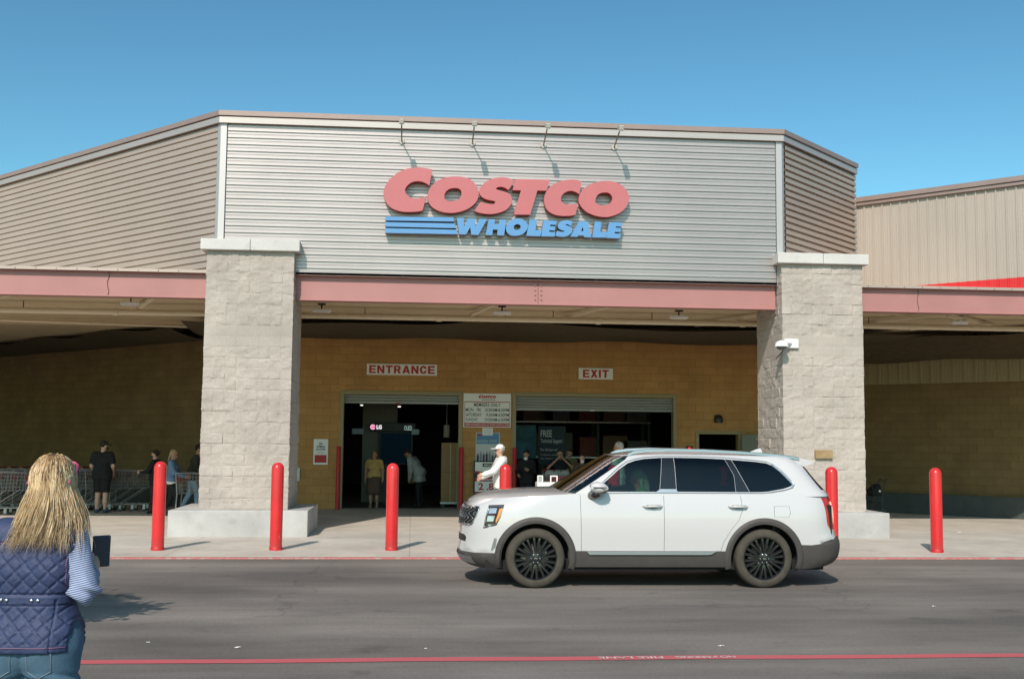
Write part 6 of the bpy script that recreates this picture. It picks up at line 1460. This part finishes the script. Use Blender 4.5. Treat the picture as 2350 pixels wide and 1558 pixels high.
mb = MB(); mb.tube([sC(p) for p in ((HX+.090,-.055,1.645),(HX+.094,.0,1.685),(HX+.082,.055,1.716))], [.005,.006,.007], 6); mb.build('temple_arm', M_PINK, gl_, smooth=True)
mb = MB(); mb.tube([sC(p) for p in ((HX-.094,-.055,1.640),(HX-.098,.0,1.68),(HX-.092,.055,1.712))], [.005,.006,.007], 6); mb.build('temple_arm', M_PINK, gl_, smooth=True)
mb = MB(); 
for sx in (-1,1): mb.tube([sC((HX-.006+sx*(.046+.038*math.cos(t)), .072-.012*math.sin(t)+.026*(1-abs(.05+.042*math.cos(t))/.1), 1.716+.020*math.sin(t))) for t in [2*math.pi*i/16 for i in range(16)]], .006, 6, closed=True)
mb.build('frame_front', M_PINK, gl_, smooth=True)
ph = np.array(sC(np.array(wr['R'])+np.array([.012,.085,.075])))
pt = thing('phone', 'dark phone held up in the blonde woman\'s right hand', 'phone', (0,0,0)); pt.location = (WL[0], 5.25, 0); pt.rotation_euler = (0,0,R(-6))
mb = MB(); mb.obox(ph, (.030,.030,0), (-.004,.004,.002), (.010,-.024,.074)); mb.build('case', mat('navy_phone_case', (.035,.05,.075), rough=.4), pt, bevel=.004)
# ================================================================ shopping carts
M_WIRE = mat('grey_cart_wire', (.36,.36,.36), rough=.4, metal=.55)
M_HAND = mat('red_cart_handle', (.42,.03,.035), rough=.4)
M_CAST = mat('caster_rubber', (.05,.05,.05), rough=.7)
def make_cart(label):
    c = thing('shopping_cart', label, 'shopping cart', (0,0,0), 0, 'shopping carts by the store wall')
    def bp(u, v, w):   # u along, v across (-1..1), w height 0..1
        x = -.42+.90*u; zb = .52+.05*u; zt = 1.00-.03*u; hw = (.30-.06*u)*(.86+.14*w)
        return (x+.05*w*(1 if u > .5 else -.6), v*hw, zb+(zt-zb)*w)
    mb = MB(); r_ = .0045
    for sv in (-1,1):
        for i in range(13): mb.tube([bp(i/12,sv,0),bp(i/12,sv,1)], r_, 4)
        for w in (0,.2,.4,.6,.8): mb.tube([bp(0,sv,w),bp(1,sv,w)], r_, 4)
        mb.tube([bp(0,sv,1),bp(1,sv,1)], .008, 5)
    for i in range(1,8):
        v = -1+i/4; mb.tube([bp(0,v,0),bp(1,v,0),bp(1,v,1)], r_, 4); mb.tube([bp(0,v,0),bp(0,v,.92)], r_, 4)
    for i in range(1,9): mb.tube([bp(i/9,-1,0),bp(i/9,1,0)], r_, 4)
    for w in (.25,.5,.75): mb.tube([bp(1,-1,w),bp(1,1,w)], r_, 4); mb.tube([bp(0,-1,w),bp(0,1,w)], r_, 4)
    mb.tube([bp(1,-1,1),bp(1,1,1)], .009, 5)
    mb.build('basket', M_WIRE, c)
    mb = MB()
    for sv in (-1,1):
        mb.tube([(-.52,sv*.29,1.04),(-.44,sv*.29,.98),(-.40,sv*.28,.52),(-.42,sv*.28,.22),(-.36,sv*.28,.16),(.42,sv*.20,.17),(.46,sv*.20,.20)], .0125, 6)
        mb.tube([(.40,sv*.21,.57),(-.20,sv*.26,.17)], .010, 6)
    mb.tube([(-.40,-.28,.17),(-.40,.28,.17)], .0105, 6); mb.tube([(.44,-.20,.18),(.44,.20,.18)], .0105, 6)
    for i in range(6): mb.tube([(-.38,-.2+i*.08,.175),(.43,-.15+i*.06,.185)], .004, 4)
    mb.build('chassis', M_WIRE, c, smooth=True, angle=40)
    mb = MB(); mb.tube([(-.53,-.30,1.05),(-.53,.30,1.05)], .021, 10); mb.build('handle', M_HAND, c, smooth=True, angle=40)
    mb = MB(); mb.obox((-.40,0,.86),(.02,0,.10),(0,.255,0),(.006,0,-.001)); mb.build('child_flap', M_HAND, c, bevel=.003)
    mb = MB(); mb.box(.495,.505,-.20,.20,.80,.93); mb.build('front_panel', M_HAND, c)
    for x, y in ((-.38,-.27),(-.38,.27),(.42,-.19),(.42,.19)):
        mb = MB(); mb.lathe([(.015,-.016),(.056,-.016),(.063,-.008),(.063,.008),(.056,.016),(.015,.016)], 16, (x-.03,y,.063), 'y'); w_ = mb.build('caster', M_CAST, c, smooth=True, angle=40)
        mb = MB(); mb.box(x-.05,x+.01,y-.026,y-.020,.05,.15); mb.box(x-.05,x+.01,y+.020,y+.026,.05,.15); mb.box(x-.05,x+.02,y-.026,y+.026,.15,.165); mb.tube([(x-.03,y-.028,.063),(x-.03,y+.028,.063)], .012, 8); mb.build('caster_fork', M_WIRE, w_)
    return c
CT = make_cart('first cart at the right end of the nested row behind the man in black')
xe = at(338, 1172, 28.9)[0]
CT.location = (xe-.45, 28.95, FZ)
for i in range(1, 21):
    dup(CT, (xe-.45-i*.285, 28.95+.012*math.sin(i*2.3), FZ), .012*math.sin(i*1.7), 'cart nested in the long row of red-handled carts along the left wall')
xs = at(52, 1170, 27.2)[0]
for i in range(5): dup(CT, (xs-.45-i*.29, 27.25, FZ), .01*i, ['nearest cart of the short nested row at the left edge of the photo', 'cart nested in the short row at the left edge'][min(i,1)])
p = at(440, 1170, 27.0); dup(CT, (p[0]+.10, 27.05, FZ), 0, 'shopping cart pushed by the woman in the denim jacket')
p = at(1275, 1170, 28.7); dup(CT, (p[0], 28.75, FZ), R(-92), 'shopping cart facing out of the exit before the person with raised hands')
t_ = thing('shopping_bag', 'pale folded bag lying in the cart at the exit', 'bag', (p[0], 28.45, FZ))
soft([rc((-.20,0,.98),(.20,0,.98),.10,.10), rc((-.24,.02,.94),(.24,.0,1.0),.05,.06)], 'bag_body', mat('pale_bag', (.32,.33,.31), rough=.8, var=.2, vscale=9), t_, .02, .05, wr=.05, wsc=9)
mb = MB(); mb.tube([(-.10,-.06,1.02),(-.05,-.10,1.14),(.05,-.10,1.14),(.10,-.06,1.02)], .010, 6); mb.build('bag_handle', M_BLACK, t_, smooth=True)
# white stand with upright frames at the exit
p = at(1258, 1100, 25.7); t_ = thing('display_stand', 'white plastic stand with two upright frames, in sunlight behind the bonnet', 'stand', (p[0], 25.7, FZ))
zt = at(1258,1106,25.7)[2]-FZ; z1 = at(1258,1090,25.7)[2]-FZ
mb = MB(); mb.box(-.27,.62,-.22,.22,.10,zt); mb.build('base_cabinet', M_WHITE, t_, bevel=.012)
for x0, x1 in ((-.27,-.14),(.02,.19)):
    mb = MB(); mb.box(x0,x0+.028,-.22,-.18,zt,z1); mb.box(x1-.028,x1,-.22,-.18,zt,z1); mb.box(x0+.0285,x1-.0285,-.22,-.18,z1-.03,z1); mb.build('upright_frame', M_WHITE, t_, bevel=.004)
mb = MB(); mb.box(-.24,-.17,-.20,-.19,zt+.001,z1-.03); mb.build('frame_panel', mat('grey_panel', (.35,.38,.42)), t_)
for x in (-.2,.5): 
    mb = MB(); mb.lathe([(.0001,-.02),(.05,-.02),(.05,.02),(.0001,.02)], 12, (x,-.15,.05), 'y'); mb.build('wheel', M_CAST, t_)
# folding walker by the right pillar
p = at(2010, 1172, 28.2); t_ = thing('walker', 'folded black wheeled walker with a seat pouch, behind the right pillar', 'walker', (p[0], 28.2, FZ), R(8))
M_WK = mat('black_frame_metal', (.02,.02,.02), rough=.4)
mb = MB()
for y in (-.16,.16):
    mb.tube([(.26,y,.92),(.20,y,.90),(.10,y,.52),(.06,y,.10)], .014, 8); mb.tube([(.10,y,.52),(-.14,y,.50),(-.20,y,.82),(-.27,y,.84)], .012, 8); mb.tube([(-.14,y,.50),(-.20,y,.10)], .013, 8); mb.tube([(.06,y,.34),(-.17,y,.34)], .010, 6)
for x, z in ((.2,.90),(.10,.52),(-.14,.50),(-.17,.34)): mb.tube([(x,-.16,z),(x,.16,z)], .010, 6)
mb.build('frame', M_WK, t_, smooth=True, angle=40)
soft([rc((-.10,-.10,.60),(-.10,.10,.60),.09,.09), rc((0,-.10,.66),(0,.10,.66),.10,.10), rc((.05,-.08,.75),(.05,.08,.75),.05,.05)], 'pouch', cm('black_canvas', (.015,.016,.016)), t_, .02, .05, wr=.03)
mb = MB(); mb.box(-.03,.02,-.215,-.212,.60,.65); mb.build('tag', M_WHITE, t_)
for x in (.10,-.20):
    for y in (-.16,.16):
        mb = MB(); mb.lathe([(.0001,-.016),(.08,-.016),(.09,0),(.08,.016),(.0001,.016)], 18, (x,y,.09), 'y'); mb.build('wheel', M_CAST, t_, smooth=True, angle=40)
# ---------------------------------------------------------------- inside the store
M_NAVY = mat('navy_banner', (.012,.022,.032), rough=.7)
M_DIMW = mat('dim_white_print', (.50,.50,.46), rough=.8)
def facing(x0, x1, y0, y1, Y): a = at(x0,y0,Y); b = at(x1,y1,Y); return (a[0]+b[0])/2, (a[2]+b[2])/2, (b[0]-a[0])/2, (a[2]-b[2])/2
x, z, w, h = facing(1236,1298,978,1066,31.8)
t_ = thing('banner', 'dark banner offering FREE Technical Support, hanging inside the exit', 'banner', (x, 31.8, z))
mb = MB(); mb.box(-w,w,0,.03,-h,h); mb.build('cloth', M_NAVY, t_)
mb = MB(); put_text(mb, 'FREE', -w+.06, h-.20, -.004, .32, .19, .02, align='LEFT'); put_text(mb, 'Technical Support', -w+.06, h-.42, -.004, .62, .15, .01, align='LEFT'); put_text(mb, 'Plus 2nd year warranty', -w+.06, h-.66, -.004, .62, .10, .005, align='LEFT'); put_text(mb, 'on televisions, computers', -w+.06, h-.80, -.004, .52, .06, 0, align='LEFT'); put_text(mb, 'major appliances', -w+.06, h-.90, -.004, .36, .06, 0, align='LEFT'); mb.build('lettering', M_DIMW, t_)
x, z, w, h = facing(1184,1230,975,1052,33.5)
t_ = tag(MB().box(-w,w,0,.05,-h,h).build('display_board', mat('teal_panel', (.03,.14,.20), rough=.5, var=.5, vscale=3), loc=(x,33.5,z)), 'teal display panel standing inside the exit at its left side', 'panel')
x, z, w, h = facing(849,953,970,990,32.9)
t_ = thing('display_header', 'dark overhead header with lit brand marks inside the entrance', 'sign', (x, 32.9, z))
mb = MB(); mb.box(-w,w,0,.25,-h,h); mb.build('case', M_BLACK, t_, bevel=.006)
M_LITW = mat('lit_white_letter', (.8,.8,.8), emit=(1,.97,1), es=.95); M_LITP = mat('lit_magenta_disc', (.5,.05,.2), emit=(.75,.10,.32), es=.8); M_LITC = mat('lit_cyan_letter', (.6,.8,.75), emit=(.70,.92,.86), es=.6)
mb = MB(); put_text(mb, 'LG', -w+.19, 0, -.004, .15, .12, .04, align='LEFT'); 
mb.tube([(-w+.085+.062*math.cos(t),-.008,.062*math.sin(t)) for t in [R(25)+R(300)*i/20 for i in range(21)]], .006, 5); mb.box(-w+.08,-w+.09,-.012,-.004,-.03,.03); mb.box(-w+.09,-w+.115,-.012,-.004,-.03,-.02); mb.ball((-w+.06,-.008,.025), .009, n=6); mb.build('lit_lettering', M_LITW, t_)
mb = MB(); mb.lathe([(.0001,-.003),(.078,-.003),(.078,.0),(.0001,0)], 24, (-w+.085,0,0), 'y'); mb.build('lit_disc', M_LITP, t_)
mb = MB(); put_text(mb, 'OLED', w-.10, -.02, -.004, .22, .12, -.012, align='RIGHT'); mb.build('lit_thin_lettering', M_LITC, t_)
x, z, w, h = facing(872,946,991,1066,33.0)
t_ = thing('screen', 'large dark blue screen below the lit header inside the entrance', 'screen', (x, 33.0, z))
mb = MB(); mb.box(-w,w,0,.06,-h,h); mb.build('bezel', M_BLACK, t_); mb = MB(); mb.box(-w+.03,w-.03,-.004,-.001,-h+.03,h-.03); mb.build('display', mat('blue_screen_image', (.004,.010,.016), rough=.8, emit=(.006,.03,.05), es=.12, spec=.1), t_)
mb = MB(); mb.box(-.1,.1,.0,.06,-z+FZ,-h); mb.build('stand', M_BLACK, t_)
for (a, b_, c, d), lab in (((808,834,983,996),'small grey hanging placard left of the screen inside the entrance'), ((945,962,985,997),'small grey hanging placard right of the screen inside the entrance')):
    x, z, w, h = facing(a,b_,c,d,32.5); tag(MB().box(-w,w,0,.01,-h,h).build('placard', mat('placard_grey', (.30,.36,.40)) if 'placard_grey' not in bpy.data.materials else bpy.data.materials['placard_grey'], loc=(x,32.5,z)), lab, 'placard', 'hanging placards inside the entrance')
for px_, py_, lab in ((842,927,'left of the two lit ceiling lamps inside the entrance'), (905,930,'right of the two lit ceiling lamps inside the entrance')):
    p = at(px_,py_,36); t_ = thing('ceiling_lamp', lab, 'ceiling lamp', p, 0, 'lit ceiling lamps inside the entrance')
    mb = MB(); mb.box(-.20,.20,-.2,.2,-.05,-.03); mb.build('diffuser', mat('lit_lamp', (.8,.8,.7), emit=(1,.95,.78), es=1.6) if 'lit_lamp' not in bpy.data.materials else bpy.data.materials['lit_lamp'], t_)
    mb = MB(); mb.box(-.22,.22,-.22,.22,-.03,.05); mb.tube([(0,0,.05),(0,0,4.9-p[2])], .01, 6); mb.build('housing', M_STEEL, t_)
M_CARD = mat('brown_cardboard', (.34,.215,.095), rough=.85, var=.08, vscale=5)
M_TAPE = mat('white_strap', (.60,.56,.48), rough=.6)
x, z, w, h = facing(1014,1056,1024,1088,30.9)
for k, lab in enumerate(('lower of the two tall brown cartons stacked inside the entrance', 'upper of the two tall brown cartons stacked inside the entrance')):
    zb = .14+k*.80; t_ = thing('carton', lab, 'carton', (x, 31.25, FZ+zb), 0, 'cartons stacked inside the entrance')
    mb = MB(); mb.box(-w,w,-.33,.33,0,.795); mb.build('box_body', M_CARD, t_, bevel=.006)
    mb = MB(); mb.box(-.02,-.008,-.334,-.3305,0.002,.793); mb.build('strap', M_TAPE, t_); mb = MB(); mb.box(w*.62,w*.62+.012,-.334,-.3305,.002,.793); mb.build('strap', M_TAPE, t_)
t_ = thing('dolly', 'low steel dolly under the stacked cartons', 'dolly', (x, 31.25, FZ)); mb = MB(); mb.box(-w-.02,w+.02,-.34,.34,.09,.135); mb.build('deck', M_STEEL, t_)
for a in (-1,1):
    for b_ in (-1,1): mb = MB(); mb.lathe([(.0001,-.02),(.045,-.02),(.045,.02),(.0001,.02)], 12, (a*w*.8,b_*.28,.045), 'y'); mb.build('wheel', M_CAST, t_)
x, z, w, h = facing(1018,1032,975,1004,33)
t_ = thing('column_bollard', 'pale cylinder hanging on a rod inside the entrance, above the cartons', 'pendant', (x,33,z)); mb = MB(); mb.lathe([(w,-h),(w,h),(.0001,h)], 16); mb.build('cylinder', mat('pale_cylinder', (.45,.36,.26), rough=.5), t_, smooth=True, angle=40); mb = MB(); mb.tube([(0,0,h),(0,0,4.9-z)], .012, 6); mb.build('rod', M_STEEL, t_)
# storage rack with goods behind the exit
t_ = thing('storage_rack', 'dark steel storage rack deep inside the exit', 'rack', (5.2, 37.5, FZ))
mb = MB()
for xx in (-2.6,-.9,.9,2.6):
    for yy in (-.5,.5): mb.box(xx-.05,xx+.05,yy-.05,yy+.05,0,3.9)
mb.build('post', mat('rack_green', (.04,.07,.05)), t_)
for zz in (1.3,2.45,3.4):
    mb = MB(); mb.box(-2.65,2.65,-.56,.56,zz-.05,zz); mb.build('shelf', M_STEEL, t_)
rr = random.Random(5); CM_ = [mat('goods_red', (.22,.04,.03)), mat('goods_brown', (.20,.12,.06)), mat('goods_grey', (.15,.15,.14))]
k = 0
for zz, nm in ((1.3,'lower'),(2.45,'middle'),(3.4,'top')):
    for xx in (-2.1,-1.2,-.3,.6,1.5,2.2):
        w = rr.uniform(.28,.42); hh = rr.uniform(.5,.8) if zz < 3 else rr.uniform(.3,.45)
        o = MB().box(-w,w,-.4,.4,0,hh).build('goods_carton', CM_[k % 3], bevel=.01, loc=(5.2+xx, 37.5, FZ+zz+.002)); tag(o, 'carton of goods standing on the %s shelf of the dark rack' % nm, 'carton', 'cartons on the %s shelf of the rack' % nm); k += 1
# ---------------------------------------------------------------- litter and the tree whose shadow falls on the road
M_LIT = mat('litter_paper', (.68,.66,.62), rough=.8)
for k, (a, b_, s_) in enumerate(((545,1486,.045),(1655,1482,.05),(340,1474,.03),(977,1488,.022),(2143,1391,.035),(2202,1222,.06))):
    d = fw+rt*(a-1175)/F_PX-up*(b_-779)/F_PX; zz = FZ if b_ < 1270 else .001; t = (zz-CAM_H)/d[2]; p = (d[0]*t, d[1]*t, zz)
    mb = MB(); n = 6; g = [[((i/n-.5)*s_*2, (j/n-.5)*s_*1.3, .003+abs(vnoise(np.array([[i*.6+k*9,j*.7,k]]))[0]-.3)*s_*.7) for j in range(n+1)] for i in range(n+1)]
    mb.v = [] ; mb.grid([[(a*.55,b*.55,c*.6) for a,b,c in r_] for r_ in g]); tag(mb.build('paper_scrap', M_LIT, loc=p), ['scrap of white litter on the road left of the middle', 'scrap of white litter beyond the painted fire-lane lettering', 'tiny pale scrap near the blonde woman\'s shadowed road', 'tiny pale fleck on the road below the middle bollard', 'pale scrap on the road at far right', 'white scrap on the pavement near the rightmost bollard'][k], 'litter', 'scraps of litter')
TR = thing('tree', 'small leafy tree left of the woman, its crown shading the road', 'tree', (-5.50, 9.25, 0))
M_BARK = mat('grey_bark', (.13,.10,.075), rough=.9, var=.25, vscale=12, bump=.5, bscale=30); M_LEAF = mat('green_leaf', (.055,.10,.03), rough=.55, var=.35, vscale=2)
tr = random.Random(4)
mb = MB(); mb.tube([(0,0,0),(.03,.02,1.2),(-.02,.03,2.4),(.05,0,3.6)], [.13,.10,.08,.04], 10)
tips = []
for i in range(22):
    a = i*2.4; z0 = 1.5+tr.random()*1.9; L = tr.uniform(.8,1.45); dz = tr.uniform(-.05,.6)
    e = np.array([math.cos(a)*L, math.sin(a)*L, z0+dz]); mb.tube([(0,0,z0),(e[0]*.5,e[1]*.5,z0+dz*.7+.1),tuple(e)], [.035,.022,.008], 6); tips.append((np.array([0,0,z0+.1]), e))
mb.build('trunk', M_BARK, TR, smooth=True)
mb = MB()
for b0, e in tips:
    for j in range(620):
        t = tr.random()**.6; c = b0+(e-b0)*t+np.array([tr.gauss(0,.17),tr.gauss(0,.17),tr.gauss(0,.14)]); s_ = tr.uniform(.06,.11)
        a = np.array([tr.gauss(0,1),tr.gauss(0,1),tr.gauss(0,.6)]); a /= np.linalg.norm(a); b_ = np.cross(a, [tr.gauss(0,1),tr.gauss(0,1),tr.gauss(0,1)]); b_ /= np.linalg.norm(b_)+1e-6
        mb.add([c-a*s_, c+b_*s_*.45, c+a*s_, c-b_*s_*.45], [(0,1,2,3)])
mb.build('crown', M_LEAF, TR, recalc=False)
